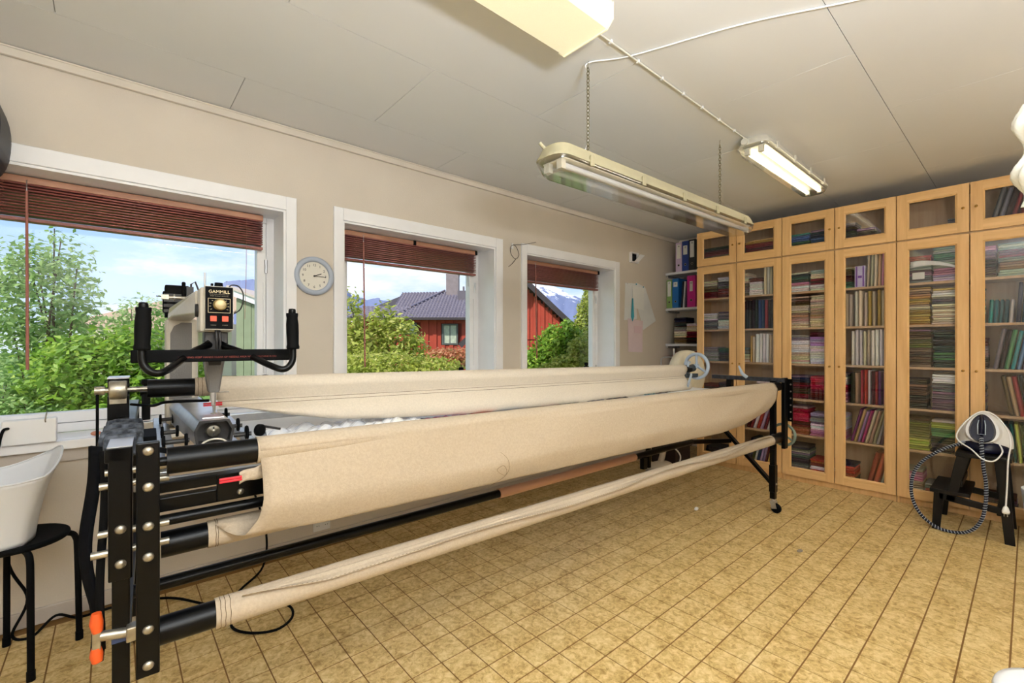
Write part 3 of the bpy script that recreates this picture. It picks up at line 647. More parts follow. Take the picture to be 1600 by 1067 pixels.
fill(1.2265, .40, 2.78, 2.5, [('F', .15, ['brown', 'cream', 'grey', 'dark grey', 'navy', 'dark grey'], .80), ('F', .12, ['dark brown', 'dark red', 'cream', 'white'], .6)], 'corner shelf left of the bookcases', near=False, xf=XS + .03)
# the smaller, more distant stacks, joined
me_ = bpy.data.meshes.new('fabric_stacks'); me_.from_pydata(REST[0], [], REST[1]); at_ = me_.attributes.new('col', 'FLOAT_COLOR', 'POINT'); at_.data.foreach_set('color', np.array(REST[2], dtype=np.float32).ravel())
mr_ = M_fab.copy(); mr_.name = 'printed_cotton_stack'; t_ = mr_.node_tree; an_ = N(t_, 'ShaderNodeAttribute', attribute_name='col')
for l_ in list(t_.links):
    if l_.from_node.type == 'OBJECT_INFO' and l_.from_socket.name == 'Color': q_ = l_.to_socket; t_.links.remove(l_); t_.links.new(an_.outputs['Color'], q_)
me_.materials.append(mr_); rs_ = bpy.data.objects.new('fabric_stacks', me_); C.objects.link(rs_)
tag(rs_, 'smaller distant folded fabric stacks in the left bookcases and top cabinets', 'fabric', None, 'stuff')
# books and trolley lower down
bk = [(190, 24, 34), (170, 20, 30), (150, 110, 60), (120, 40, 40), (90, 20, 24), (200, 180, 150), (180, 40, 40), (60, 30, 26), (150, 30, 30)]
lab = ['bright red', 'crimson', 'tan', 'brick red', 'dark maroon', 'cream', 'tomato red', 'dark brown', 'deep red']
single('low_shelf', MB().box(XS + .02, XR - .001, 2.32, YW - .02, .875, .899), M_blackm, 'black low shelf board holding red books in the corner', 'shelf', (XS, 2.32, .875))
y = 2.80
for i, c in enumerate(bk):
    t = .026 + .006 * (i % 3)
    t_ = thing('book', '%s book standing on the low black shelf in the corner' % lab[i], 'book', (XS + .04, y - t, .90), 'books on the low corner shelf')
    hh = .2 + .02 * (i % 3)
    build('cover', MB().box(XS + .04, XS + .2, y - t, y - t + .002, .90, .90 + hh).box(XS + .04, XS + .2, y - .002, y, .90, .90 + hh).box(XS + .04, XS + .043, y - t + .002, y - .002, .90, .90 + hh), mat('book_%d' % i, S(*c), .5), t_)
    build('pages', MB().box(XS + .044, XS + .195, y - t + .002, y - .002, .903, .897 + hh), M_paper, t_)
    y -= t + .002
t = thing('chrome_rack', 'chrome rack post with a bent rail before the red books', 'rack', (XS - .05, 2.80, 0))
build('post', MB().cyl((XS - .05, 2.73, 0), (XS - .05, 2.73, 1.17), .013), M_alu, t)
build('rail', MB().tube([(XS - .05, 2.73, 1.07), (XS - .05, 2.85, 1.07), (XS - .12, 2.852, 1.05), (XS - .12, 2.852, .9)], .008), M_alu, t)

# ------------------------------------------------------------------ ceiling lamps
M_lens = mat('prismatic_lens', S(230, 222, 186), .35, bump=(400, .6, .004), emit=((1.0, .90, .66, 1), .36))
M_tubeon = mat('lit_tube', S(255, 250, 230), .4, emit=((1.0, .93, .80, 1), 16.0 * LAMP))
M_tubenear = mat('lit_tube_near', S(255, 250, 230), .4, emit=((1.0, .91, .68, 1), 5.0))
M_refl = mat('lamp_reflector', S(236, 230, 214), .45)
M_lampbody = mat('lamp_body', S(206, 202, 190), .5)
M_oldbody = mat('aged_lamp_body', S(176, 168, 138), .55, noise=(12, .08))
M_clear = glass('clear_cover', .10, (.96, .96, .94, 1), .08)
M_tubeoff = mat('unlit_tube', S(206, 206, 210), .35)
def lofted(x0, x1, yc, zs, inset=.03, n=8, ends=True):
    """zs: list of (halfwidth, z, end inset). Builds a rounded long shell."""
    mb = MB(); rings = []
    for (hw, z, e) in zs:
        ring = []; r = min(hw * .8, .06)
        for (cx_, cy_, a0) in ((x1 - e - r, yc + hw - r, 0), (x0 + e + r, yc + hw - r, 90), (x0 + e + r, yc - hw + r, 180), (x1 - e - r, yc - hw + r, 270)):
            for k in range(5):
                a = R(a0 + 90 * k / 4); ring.append((cx_ + r * math.cos(a), cy_ + r * math.sin(a), z))
        rings.append(ring)
    m = len(rings[0]); vs = [p for r_ in rings for p in r_]
    fs = [(i * m + j, i * m + (j + 1) % m, (i + 1) * m + (j + 1) % m, (i + 1) * m + j) for i in range(len(rings) - 1) for j in range(m)]
    mb.add(vs, fs, True)
    return mb, vs[:m], vs[-m:]
def lamp(name, x0, x1, yc, zt, hw, lab, lit, bodym, depth=.10):
    t = thing(name, lab, 'lamp', ((x0 + x1) / 2, yc, zt), 'tube lamps')
    zm = zt - depth * .45
    mb, a, b = lofted(x0, x1, yc, [(hw * .72, zt, .03), (hw * .82, zt - depth * .1, .02), (hw * .94, zm + .01, .006), (hw, zm, 0), (hw, zm - .006, 0)])
    mb.add(a, [tuple(range(len(a)))]); mb.add([(p[0], p[1], zm) for p in b], [tuple(range(len(b) - 1, -1, -1))])
    build('housing', mb, bodym, t)
    mb, a, b = lofted(x0 + .003, x1 - .003, yc, [(hw * .97, zm - .006, .0), (hw * .96, zm - depth * .2, .004), (hw * .86, zt - depth * .9, .02), (hw * .74, zt - depth, .04)])
    mb.add(b, [tuple(range(len(b) - 1, -1, -1))])
    cv = build('cover', mb, M_clear, t)
    build('reflector', MB().box(x0 + .05, x1 - .05, yc - hw * .7, yc + hw * .7, zm - .012, zm - .008), M_refl, t)
    for sy in (-1, 1):
        tb = build('tube', MB().cyl((x0 + .07, yc + sy * hw * .42, zm - .032), (x1 - .07, yc + sy * hw * .42, zm - .032), .013, n=12), (M_tubenear if yc > 0 else M_tubeon) if lit else M_tubeoff, t)
        build('tube_cap', MB().box(x0 + .045, x0 + .07, yc + sy * hw * .42 - .014, yc + sy * hw * .42 + .014, zm - .05, zm - .01).box(x1 - .07, x1 - .045, yc + sy * hw * .42 - .014, yc + sy * hw * .42 + .014, zm - .05, zm - .01), M_lampbody, t)
    n = 4 if x1 - x0 < 1.5 else 5
    for i in range(n):
        x = x0 + (x1 - x0) * (i + .5) / n
        for sy in (-1, 1):
            y = yc + sy * (hw + .003)
            build('clip', MB().box(x - .012, x + .012, y - .004, y + .004, zm - .022, zm + .022), bodym, t, bevel=.002)
    return t
l3 = lamp('ceiling_tube_lamp', 2.90, 4.17, 1.118, ZC, .094, 'lit twin tube lamp with clear cover screwed to the ceiling near the cabinets', True, M_lampbody, .105)
build('cable_gland', MB().cyl((2.885, 1.15, 2.46), (2.905, 1.15, 2.46), .02), M_lampbody, l3)
l2 = lamp('hanging_tube_lamp', 1.30, 3.22, 1.287, 2.085, .085, 'unlit long tube lamp hanging on two chains above the quilting frame', False, M_oldbody, .115)
l2.location.z -= .032; l2.rotation_euler = (0, -.018, 0)
build('end_dome', MB().sph((1.43, 1.287, 2.07), .075, sc=(1.2, .75, .5)), M_oldbody, l2)
build('cable_plug', MB().cyl((1.345, 1.31, 2.065), (1.31, 1.325, 2.10), .009, .007).cyl((1.36, 1.30, 2.06), (1.345, 1.31, 2.075), .018), M_oldbody, l2)
M_chain = mat('dull_chain', S(120, 112, 88), .5, metal=.5)
def chain(x, y, z0, z1, lab, n, grp=None):
    t = thing('lamp_chain', lab, 'chain', (x, y, z0), 'chains of the hanging lamp')
    st = (z1 - z0) / n
    for i in range(n):
        zc = z0 + st * (i + .5); L_ = st * .62; pts = []
        for k in range(12):
            a = 2 * PI * k / 12; u = .0065 * math.cos(a); v = L_ * math.sin(a)
            pts.append((x + (u if i % 2 else 0), y + (0 if i % 2 else u), zc + v))
        build('link', MB().tube(pts, .0023, 5, closed=True), M_chain, t)
    build('hook', MB().tube([(x, y, z1 - .004), (x, y, z1 + .02), (x + .004, y, z1 + .03)], .002, 6), M_zinc, t)
    build('ring', MB().tube([(x + .016 * math.cos(a), y, z0 - .012 + .016 * math.sin(a)) for a in [2 * PI * i / 14 for i in range(14)]], .002, 5, closed=True), M_zinc, t)
chain(1.593, 1.304, 2.095, 2.462, 'chain carrying the near end of the hanging lamp, with a cable', 22)
chain(2.824, 1.270, 2.098, 2.462, 'chain carrying the far end of the hanging lamp', 22)
build_c = MB().tube(smooth_path([(1.50, 1.30, 2.065), (1.57, 1.315, 2.08), (1.606, 1.318, 2.13), (1.610, 1.318, 2.2), (1.608, 1.318, 2.3), (1.606, 1.316, 2.44), (1.596, 1.303, 2.485), (1.70, 1.15, 2.487), (1.86, .75, 2.487), (2.04, .43, 2.487), (2.4, -.2, 2.487)]), .0035, 6)
single('lamp_cable', build_c, M_whitep, 'thin white cable running from the hanging lamp chain across the ceiling', 'cable', (1.60, 1.3, 2.3))
cb = thing('ceiling_cable', 'grey cable clipped along the ceiling between the two ceiling lamps', 'cable', (1.40, 1.153, 2.486))
build('cable', MB().tube([(1.38, 1.153, 2.487), (2.1, 1.154, 2.486), (2.90, 1.153, 2.487), (2.905, 1.15, 2.465)], .0045, 8), M_lampbody, cb)
for i in range(7): build('clip', MB().box(1.55 + i * .2, 1.56 + i * .2, 1.146, 1.160, 2.480, 2.4925), M_whitep, cb)
# prismatic lamp
pl_ = thing('prismatic_ceiling_lamp', 'wide prismatic ceiling lamp glowing pale yellow, cut by the top edge of the photo', 'lamp', (.75, 1.15, ZC), 'tube lamps')
def trough(x0, x1, yc, t):
    build('lens', MB().add([(x0, yc - .13, 2.47), (x1, yc - .13, 2.47), (x1, yc - .13, 2.425), (x0, yc - .13, 2.425), (x0, yc - .105, 2.40), (x1, yc - .105, 2.40), (x1, yc + .105, 2.40), (x0, yc + .105, 2.40), (x0, yc + .13, 2.425), (x1, yc + .13, 2.425), (x1, yc + .13, 2.47), (x0, yc + .13, 2.47)],
          [(0, 1, 2, 3), (3, 2, 5, 4), (4, 5, 6, 7), (7, 6, 9, 8), (8, 9, 10, 11)]), M_lens, t)
    for x in (x0, x1): build('end_cap', MB().prism([(x, yc - .135, 2.485), (x, yc - .135, 2.422), (x, yc - .107, 2.395), (x, yc + .107, 2.395), (x, yc + .135, 2.422), (x, yc + .135, 2.485)], (.006 if x == x1 else -.006, 0, 0)), M_lens, t)
    build('housing', MB().box(x0, x1, yc - .13, yc + .13, 2.47, ZC - .001), M_lampbody, t)
    r = MB()
    for i in range(5): r.box(x0, x1, yc - .1315, yc - .130, 2.428 + i * .009, 2.432 + i * .009)
    build('rib', r, M_lens, t)
trough(.12, 1.375, 1.145, pl_)
# two unseen ceiling lamps added behind the camera to brighten the room
for k, x in enumerate((.3, 2.6)):
    t = lamp('ceiling_tube_lamp', x, x + 1.27, -.55, ZC, .094, ['lit twin tube ceiling lamp behind the photographer, near end of the room', 'lit twin tube ceiling lamp behind the photographer, cabinet end of the room'][k], True, M_lampbody, .105)

# ------------------------------------------------------------------ the quilting frame (F coordinates: X along, Y depth, Z up)
fr = fthing('quilting_frame', 'long black metal quilting frame with canvas-wrapped rollers on castor legs', 'quilting frame', (0, 0, 0))
def fpart(name, mb, m, parent=None, **kw): return build(name, mb, m, parent or fr, **kw)
def bolt(p, parent, r=.011, ax=(0, -1, 0)):
    return build('bolt', MB().lathe([(0, .0062), (r * .5, .0055), (r * .85, .003), (r, 0), (r * .9, -.001)], p, ax, 14), M_zinc, parent)
# end plate and post at the near (left) end
ep = fpart('end_plate', MB().box(-.012, .031, -.052, -.03, .468, 1.003), M_black, bevel=.003)
for z in (.983, .901, .811, .741, .575, .493): bolt((.010, -.052, z), ep)
lg = fpart('leg', MB().box(-.056, -.024, .012, .048, .10, .70), M_black, bevel=.002)
slv = fpart('leg_sleeve', MB().box(-.062, -.019, .0, .055, .682, .99), M_black, bevel=.003)
for z in (.80, .72): bolt((-.040, 0, z), slv)
fpart('leg_tape', MB().box(-.0565, -.0235, .0115, .0485, .535, .552), mat('blue_tape', S(56, 72, 110), .5))
def castor(x, y, parent):
    c_ = build('castor', MB().cyl((x, y, .10), (x, y, .075), .018, n=14).bar((x - .017, y, .085), (x - .017, y - .012, .033), .003, .036, up=(0, 1, 0)).bar((x + .017, y, .085), (x + .017, y - .012, .033), .003, .036, up=(0, 1, 0)).box(x - .019, x + .019, y - .02, y + .02, .075, .08), M_alu, parent)
    build('wheel', MB().lathe([(.006, -.012), (.028, -.012), (.034, -.008), (.034, .008), (.028, .012), (.006, .012)], (x, y - .02, .0345), (1, 0, 0), 20), M_blackm, c_)
castor(-.04, .03, fr)
fpart('top_rail', MB().box(-.068, -.022, .0, 1.14, .955, .9895), M_black, bevel=.003)
fpart('top_plate', MB().box(-.064, -.019, -.002, .12, .9895, .992), mat('bare_steel', S(190, 194, 204), .3, metal=.6))  # pale plate paints the sky's reflection on the black post's top
fpart('rear_leg', MB().box(-.062, -.022, 1.06, 1.10, .10, .957), M_black, bevel=.002); castor(-.04, 1.08, fr)
for z, l_ in ((.93, .006), (.90, .016), (.79, .018), (.745, .03)):
    fpart('spacer_pipe', MB().cyl((-.062 - l_, .02, z), (.05, .02, z), .0085), M_zinc)
fpart('roller_axle', MB().cyl((-.075, .012, .562), (-.005, .004, .553), .011).box(-.03, -.005, -.012, .018, .538, .572), M_zinc, bevel=.003)
# rear riser, bearing
fpart('rear_riser', MB().box(-.094, -.04, .56, .60, .97, 1.06).box(-.094, -.04, .575, .60, 1.06, 1.115), M_black, bevel=.003)
fpart('riser_cap', MB().box(-.094, -.04, .56, .66, 1.115, 1.119), mat('bare_steel', S(190, 194, 204), .3, metal=.6))
fpart('bearing_block', MB().lathe([(0, -.022), (.028, -.022), (.030, -.018), (.030, .018), (.028, .022), (0, .022)], (-.067, .555, 1.079), (1, 0, 0), 20).box(-.088, -.046, .55, .565, 1.035, 1.07), M_zinc)
fpart('rear_axle', MB().cyl((-.12, .58, 1.077), (.01, .58, 1.077), .0085).cyl((-.125, .58, 1.077), (-.10, .58, 1.077), .014), M_zinc)
fpart('crank_rod', MB().cyl((-.118, .575, 1.07), (-.118, .575, .90), .004, n=8), M_blackm)
# rollers
def zf(x): return .9445 - .0083 * x
def zr(x): return 1.077 - .0155 * x
fpart('front_roller', MB().cyl((.045, 0, zf(0)), (3.60, 0, zf(3.6)), .032, n=28).cyl((.03, 0, zf(0)), (.045, 0, zf(0)), .011), M_black)
fpart('take_up_roller', MB().cyl((.035, .10, .709), (3.60, .10, .745), .033, n=24), M_black)
fpart('lower_roller', MB().cyl((.03, 0, .5385), (3.62, 0, .5385), .0325, n=28), M_black)
fpart('rear_roller', MB().cyl((.006, .58, zr(0)), (3.43, .60, zr(3.4)), .031, n=28), M_black)
fpart('front_rail', MB().box(.03, 3.62, .085, .125, .845, .872), M_black, bevel=.003)
fpart('front_rail', MB().box(.03, 3.62, .09, .125, .795, .832), M_black, bevel=.003)
pb = fpart('rail_bracket', MB().box(.155, .30, .076, .09, .80, .872), M_black, bevel=.002); bolt((.21, .076, .818), pb, .009)
fpart('front_rail', MB().cyl((.03, .07, .780), (3.6, .07, .785), .014, n=12), M_black)
fpart('brace_bar', MB().cyl((-.03, .39, .486), (3.12, .40, .508), .019, n=16), M_black)
fpart('brace_sleeve', MB().cyl((1.345, .3945, .4955), (2.433, .398, .5032), .0235, n=20), mat('tan_tube', S(176, 132, 108), .35))
fpart('brace_cross', MB().bar((-.04, .05, .49), (-.04, 1.06, .49), .03, .03), M_black, bevel=.002)
# far (right) end
rp = fpart('end_plate', MB().box(3.605, 3.66, -.045, -.02, .464, .978), M_black, bevel=.003)
hp = fpart('perforated_strip', MB().box(3.664, 3.668, -.075, -.02, .66, .97), M_black)
for i in range(6): build('hole', MB().cyl((3.6635, -.062, .68 + .05 * i), (3.662, -.062, .68 + .05 * i), .006, n=10), M_zinc, hp)
lr = fpart('leg', MB().box(3.545, 3.58, .0, .035, .10, .46).box(3.545, 3.58, .0, .035, .46, .96), M_black, bevel=.002); castor(3.562, .017, fr)
fpart('leg_sleeve', MB().box(3.541, 3.584, -.004, .039, .15, .345), M_black, bevel=.002)
bolt((3.562, -.004, .21), fr, .009)
fpart('diagonal_brace', MB().bar((3.575, .03, .205), (3.575, .50, .66), .022, .04, up=(1, 0, 0)), M_black, bevel=.002)
fpart('diagonal_brace', MB().bar((3.10, .40, .51), (3.56, .33, .47), .026, .03), M_black, bevel=.002)
fpart('bar_stub', MB().box(2.50, 2.54, .375, .405, .415, .49), M_black, bevel=.002)
fpart('rear_leg', MB().box(3.545, 3.58, 1.06, 1.095, .10, .93), M_black, bevel=.002); castor(3.562, 1.078, fr)
fpart('top_rail', MB().box(3.60, 3.645, -.045, .50, .945, .975), mat('worn_black', S(52, 56, 66), .45, noise=(45, .5, 5, S(22, 24, 28))), bevel=.003)
fpart('rail_post', MB().box(3.60, 3.64, .34, .38, .66, .945), M_black)
fpart('roller_end', MB().cyl((3.44, .0, .5385), (3.66, 0, .5385), .036), M_black)
fpart('lock_lever', MB().tube([(3.55, .20, .975), (3.52, .22, 1.00), (3.50, .235, 1.06)], [.014, .012, .006], 8), M_bluegrey)
def handwheel(c, r, m, lab, rr=.010):
    t = build('handwheel', MB().tube([(c[0], c[1] + r * math.cos(a), c[2] + r * math.sin(a)) for a in [2 * PI * i / 32 for i in range(32)]], rr, 10, closed=True), m, fr); t['label'] = lab
    build('hub', MB().cyl((c[0] - .02, c[1], c[2]), (c[0] + .015, c[1], c[2]), .018), m, t)
    for i in range(3):
        a = R(90 + 120 * i); build('spoke', MB().tube([(c[0], c[1] + .014 * math.cos(a), c[2] + .014 * math.sin(a)), (c[0], c[1] + (r - .004) * math.cos(a), c[2] + (r - .004) * math.sin(a))], rr * .75, 8), m, t)
handwheel((3.50, .575, 1.045), .098, M_bluegrey, 'pale blue-grey handwheel', .0135)
handwheel((3.70, 0, .551), .078, mat('grey_green_paint', S(104, 116, 104), .4), 'grey-green handwheel')
fpart('roller_clutch', MB().box(3.36, 3.44, .57, .63, 1.02, 1.05).cyl((3.43, .60, 1.024), (3.49, .60, 1.03), .03).box(3.33, 3.5, .56, .64, .955, .985), mat('dark_blue_grey', S(52, 62, 70), .4), bevel=.003)
fpart('clutch_lever', MB().bar((3.36, .54, .985), (3.24, .50, .90), .012, .02).tube([(3.36, .57, 1.05), (3.34, .55, 1.085), (3.37, .56, 1.08)], .010, 8), M_bluegrey)
fpart('roll_support', MB().box(3.545, 3.95, .70, .90, .735, .757), M_black, bevel=.002)
# bed
fpart('table_bed', MB().box(.32, 3.53, .15, 1.06, .853, .866), mat('white_laminate', S(238, 238, 240), .35))
fpart('bed_rail', MB().box(-.02, 3.54, 1.065, 1.10, .86, .90), M_alu, bevel=.002)
fpart('bed_rail', MB().box(-.02, 3.54, .128, .148, .848, .872), M_alu, bevel=.002)
fpart('rear_tube', MB().cyl((-.02, 1.14, 1.02), (3.52, 1.14, 1.0), .018, n=12), M_black)
for x in (.0, .46, 1.6, 2.8): 
    k_ = fpart('tube_post', MB().box(x - .015, x + .015, 1.125, 1.155, .90, 1.045), M_black, bevel=.002)
    build('knob', MB().lathe([(0, .03), (.014, .028), (.018, .018), (.015, .008), (.006, 0)], (x, 1.14, 1.045), (0, 0, 1), 12), M_blackm, k_)

# ---- canvas leaders
def interp(tab, x):
    for (a, va), (b, vb) in zip(tab[:-1], tab[1:]):
        if x <= b: return va + (vb - va) * max(0, (x - a) / (b - a))
    return tab[-1][1]
def front_sheet(u, v):
    zt = zf(0) - .0083 * 3.3 * u; r = .0345
    zb = interp([(0, .725), (.06, .712), (.3, .706), (.55, .698), (.80, .682), (.9, .70), (1, .752)], u)
    xl = interp([(0, .236), (.45, .246), (.6, .246), (.72, .236), (.86, .205), (1, .15)], v)
    xr_ = interp([(0, 3.475), (.3, 3.49), (.6, 3.47), (.8, 3.40), (1, 3.26)], v)
    x = xl + (xr_ - xl) * u
    zt = zf(x)
    wob = .006 * math.sin(9 * u + 1) * math.sin(PI * min(v / .7, 1)) + .006 * math.exp(-((u - .86) / .10) ** 2) * math.sin(40 * u + 9 * v) * math.sin(PI * max(0, min((v - .3) / .45, 1))) + .003 * math.sin(23 * u + 7 * v)
    if v < .22:                                   # round the roller
        a = R(110 - 110 * v / .22); return (x, -r * math.cos(R(90) - a + R(90)) if False else -r * math.sin(R(90) - a) , zt + r * math.sin(a))
    if v < .62:                                   # hanging face
        t = (v - .22) / .40; z = zt + (zb + .085 - zt) * t
        return (x, -r - .010 * math.sin(PI * t * .5) + wob, z)
    if v < .84:                                   # slants under
        t = (v - .62) / .22; z0 = zb + .085
        return (x, -r - .010 + .035 * t ** 1.3 + wob * (1 - t), z0 + (zb - z0) * (t ** .9))
    t = (v - .84) / .16; a = PI * t * .5          # belly, back up to the take-up roller
    return (x, -.0095 + .075 * math.sin(a) , zb + .0 + .02 * (1 - math.cos(a)) - .012 * math.sin(a * 2))
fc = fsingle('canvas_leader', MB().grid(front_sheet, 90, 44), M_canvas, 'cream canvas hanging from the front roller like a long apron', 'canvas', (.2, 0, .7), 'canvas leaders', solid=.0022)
def wrap(x0, x1, yc, zfn, r, name, par, m=M_canvas, seams=()):
    mb = MB().tube([(x0 + (x1 - x0) * i / 12, yc(x0 + (x1 - x0) * i / 12), zfn(x0 + (x1 - x0) * i / 12)) for i in range(13)], r, 28)
    o = build(name, mb, m, par)
    for sx in seams: build('seam', MB().tube([(sx + .0006 * math.sin(7 * a), yc(sx) + (r + .0004) * math.cos(a), zfn(sx) + (r + .0004) * math.sin(a)) for a in [2 * PI * i / 28 for i in range(28)]], .0008, 4, closed=True), M_thread, o)
    return o
wrap(.135, 3.40, lambda x: .10, lambda x: .709 + .0101 * (x - .035), .0355, 'wrapped_end', fc, seams=(.152, .157))
wrap(.236, 3.475, lambda x: 0, zf, .0342, 'roller_wrap', fc)
lc = fthing('canvas_leader', 'cream canvas wound on the lowest roller with a loose stitched edge', 'canvas', (.14, 0, .5385), 'canvas leaders')
wrap(.143, 3.463, lambda x: 0, lambda x: .5385, .0365, 'roller_wrap', lc, seams=(.153, .163, .174))
def flap(u, v):
    x = .20 + 3.22 * u; a0 = R(118 + 7 * math.sin(5 * u)); rr = .0375
    wv = .5 + .5 * math.sin(31 * u + 2.2 * math.sin(11 * u)); wl_ = R(34 + 12 * math.sin(17 * u + 1) * (.4 + u))
    a = a0 + wl_ * v * min(1, 12 * u + .2); lift = (.010 + .020 * wv * (.35 + u)) * max(0, v - .55) ** 1.1 * 2.2
    return (x, -(rr + lift) * math.sin(a - R(90)) , .5385 + (rr + lift) * math.cos(a - R(90)))
build('loose_edge', MB().grid(flap, 160, 8), M_canvas, lc, solid=.0016)
build('stitching', MB().tube([Vector(flap(i / 500, .93)) + Vector((0, -.0012 + .001 * (i % 2), .001 * (1 - 2 * (i % 2)))) for i in range(0, 420)], .0007, 4), M_thread, lc)
# loose thread hanging on the front sheet
single('loose_thread', MB().tube(smooth_path([FM @ Vector(p) for p in [(1.02, -.052, .83), (1.05, -.0565, .80), (1.055, -.058, .765), (1.04, -.058, .745), (1.02, -.057, .75), (1.0, -.057, .77), (1.03, -.057, .78), (1.045, -.057, .755), (1.03, -.054, .735), (.98, -.047, .715)]], 5), .0006, 4), M_thread, 'dark loose thread caught on the front canvas', 'thread', FM @ Vector((1.02, -.053, .83)))
# rear leader: round the rear roller, then a hanging belly
def rear_sheet(u, v):
    x0 = interp([(0, .165), (.3, .17), (.5, .205), (1, .205)], v); x = x0 + (3.345 - x0) * u; r = .034; zt = zr(x); yc = .58 + .006 * x
    ztop = zt - .052
    zb = interp([(0, 1.018), (.035, .985), (.08, .95), (.13, .920), (.2, .900), (.33, .878), (.6, .860), (.85, .864), (1, .868)], u)
    if v < .3:
        a = R(100 - 110 * v / .3); return (x, yc - r * math.cos(a), zt + r * math.sin(a))
    if v < .5:
        t = (v - .3) / .2; return (x, yc - r + .018 * t, zt - .006 + (ztop - zt + .006) * t)
    if v < .6:
        t = (v - .5) / .1; return (x, yc - r + .018 - .012 * t, ztop - .016 * t)
    t = (v - .6) / .4; za = ztop - .016
    if za < zb: zb = za - .001
    return (x, yc - r + .006 - .045 * math.sin(PI * t * .8), za + (zb - za) * (1 - (1 - t) ** 1.3))
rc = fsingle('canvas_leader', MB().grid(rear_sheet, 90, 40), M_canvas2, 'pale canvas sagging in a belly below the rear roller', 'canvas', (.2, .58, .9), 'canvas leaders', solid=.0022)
for q in (.52, .60): build('crease_seam', MB().tube([Vector(rear_sheet(i / 60, q)) + Vector((0, -.003, 0)) for i in range(61)], .0009, 4), M_thread, rc)
wrap(.137, 3.345, lambda x: .58 + .006 * x, zr, .0333, 'roller_wrap', rc, M_canvas, seams=(.146, .158))
# clamps, straps
def red_clamp(x, y, z, lab, L_=.04):
    t = fthing('red_clamp', lab, 'clamp', (x, y, z), 'red clamps')
    build('jaw', MB().box(x, x + L_, y - .004, y + .004, z + .0006, z + .006), M_red, t, bevel=.001)
    build('jaw', MB().box(x, x + L_, y - .004, y + .004, z - .006, z - .0006), M_red, t, bevel=.001)
    build('spring', MB().tube([(x + L_ * .5 + .003 * math.cos(a), y + .0 + .006 * (a / 12), z + .003 * math.sin(a)) for a in [i * .6 for i in range(18)]], .0007, 4), M_zinc, t)
red_clamp(.150, -.02, .880, 'red clamp on the canvas corner below the front roller', .05)
red_clamp(.155, .485, 1.020, 'red clamp at the tip of the rear canvas beside the needle', .055)
fsingle('canvas_corner', MB().grid(lambda u, v: (.195 + .07 * u, -.012 + .004 * math.sin(9 * u), .862 + .028 * v * (1 + .5 * u) + .012 * u + .003 * math.sin(20 * v + 6 * u)), 8, 4), M_canvas, 'crumpled canvas corner held by the front red clamp', 'canvas', (.195, -.012, .862), solid=.002)
st = fthing('black_felt_strap', 'worn black felt wrapped over the near end rail, hanging beside the leg', 'strap', (-.045, .2, .95))
for i in range(3): build('wrap', MB().tube([(-.045 + .036 * c_ * (1.0), .16 + i * .105 + .012 * math.sin(k), .971 + .029 * s_) for k, (c_, s_) in enumerate([(math.cos(a) * (1 / max(abs(math.cos(a)), abs(math.sin(a)))) ** .8, math.sin(a) * (1 / max(abs(math.cos(a)), abs(math.sin(a)))) ** .8) for a in [2 * PI * j / 24 for j in range(24)]])], .0085, 8, closed=True), mat('worn_felt', S(30, 34, 42), .95, noise=(55, .5, 6, S(84, 90, 100))), st)
for i in range(3): build('wrap', MB().box(-.079, -.012, .13 + i * .105, .20 + i * .105, .944, .9995), mat('worn_felt', S(30, 34, 42), .95), st, bevel=.01)
def hang(u, v):
    z = .985 - .50 * v; xx = -.081 - .014 * math.sin(PI * min(1, v * 1.3)) + .006 * math.sin(9 * v) 
    return (xx + .004 - .022 * u, .06 + .03 * u + .012 * math.sin(5 * v), z)
build('hanging_end', MB().grid(hang, 4, 24), mat('black_felt', S(12, 14, 19), .95, noise=(70, .5), spec=.1), st, solid=.006)
build('hanging_end', MB().grid(lambda u, v: (-.064 - .014 * u + .003 * math.sin(7 * v) - .006 * v, .035 + .01 * u, .978 - .46 * v), 3, 20), M_blackm, st, solid=.004)
oc = fthing('spring_clamp', 'orange and steel spring clamp gripping the hanging strap by the leg', 'clamp', (-.085, .0, .52))
for s_, z0, z1 in ((1, .575, .618), (-1, .508, .54)): build('grip', MB().tube([(-.080, .01, z0), (-.082, .01, (z0 + z1) / 2), (-.082, .01, z1)], [.010, .0125, .009], 10), M_orange, oc)
build('arm', MB().box(-.089, -.074, .003, .015, .53, .59), M_zinc, oc, bevel=.002)

# things on the bed
def fzb(x): return .8665
pp = fsingle('plastic_sheet', MB().grid(lambda u, v: (.36 + .62 * u, .22 + .44 * v, .8695 + .022 * abs(math.sin(13 * u + 5 * v) * math.sin(9 * v - 7 * u + 1)) + .012 * abs(math.sin(31 * u - 17 * v))), 44, 30, False), mat('crumpled_plastic', S(240, 242, 246), .1, spec=1.0), 'crumpled shiny clear plastic sheet on the table bed', 'plastic', (.36, .22, .868))
scr = [('dark pencil-like strip', 'navy', .95, .57, .09, .02, 25), ('pink and maroon fabric scrap', 'magenta', 1.04, .52, .12, .06, -20), ('pale pink fabric scrap', 'pink', 1.16, .5, .10, .07, 5), ('rose patterned fabric scrap', 'red', 1.29, .50, .12, .08, -5),
       ('blue-grey fabric scrap', 'blue', 1.43, .49, .18, .08, 3), ('grey patterned fabric scrap', 'grey', 1.62, .5, .10, .07, 12), ('dark red fabric scrap', 'dark red', 1.74, .5, .14, .08, -4), ('dark green patterned fabric scrap', 'dark green', 1.89, .5, .15, .08, 5),
       ('navy blue fabric scrap', 'navy', 2.13, .5, .16, .09, -2), ('black patterned fabric scrap', 'black', 2.31, .5, .2, .1, 3), ('teal patterned fabric scrap', 'teal', 2.72, .52, .12, .09, 8), ('brown and black fabric scrap', 'dark brown', 2.86, .52, .18, .08, -4), ('mauve fabric scrap', 'mauve', 3.15, .54, .15, .06, 2)]
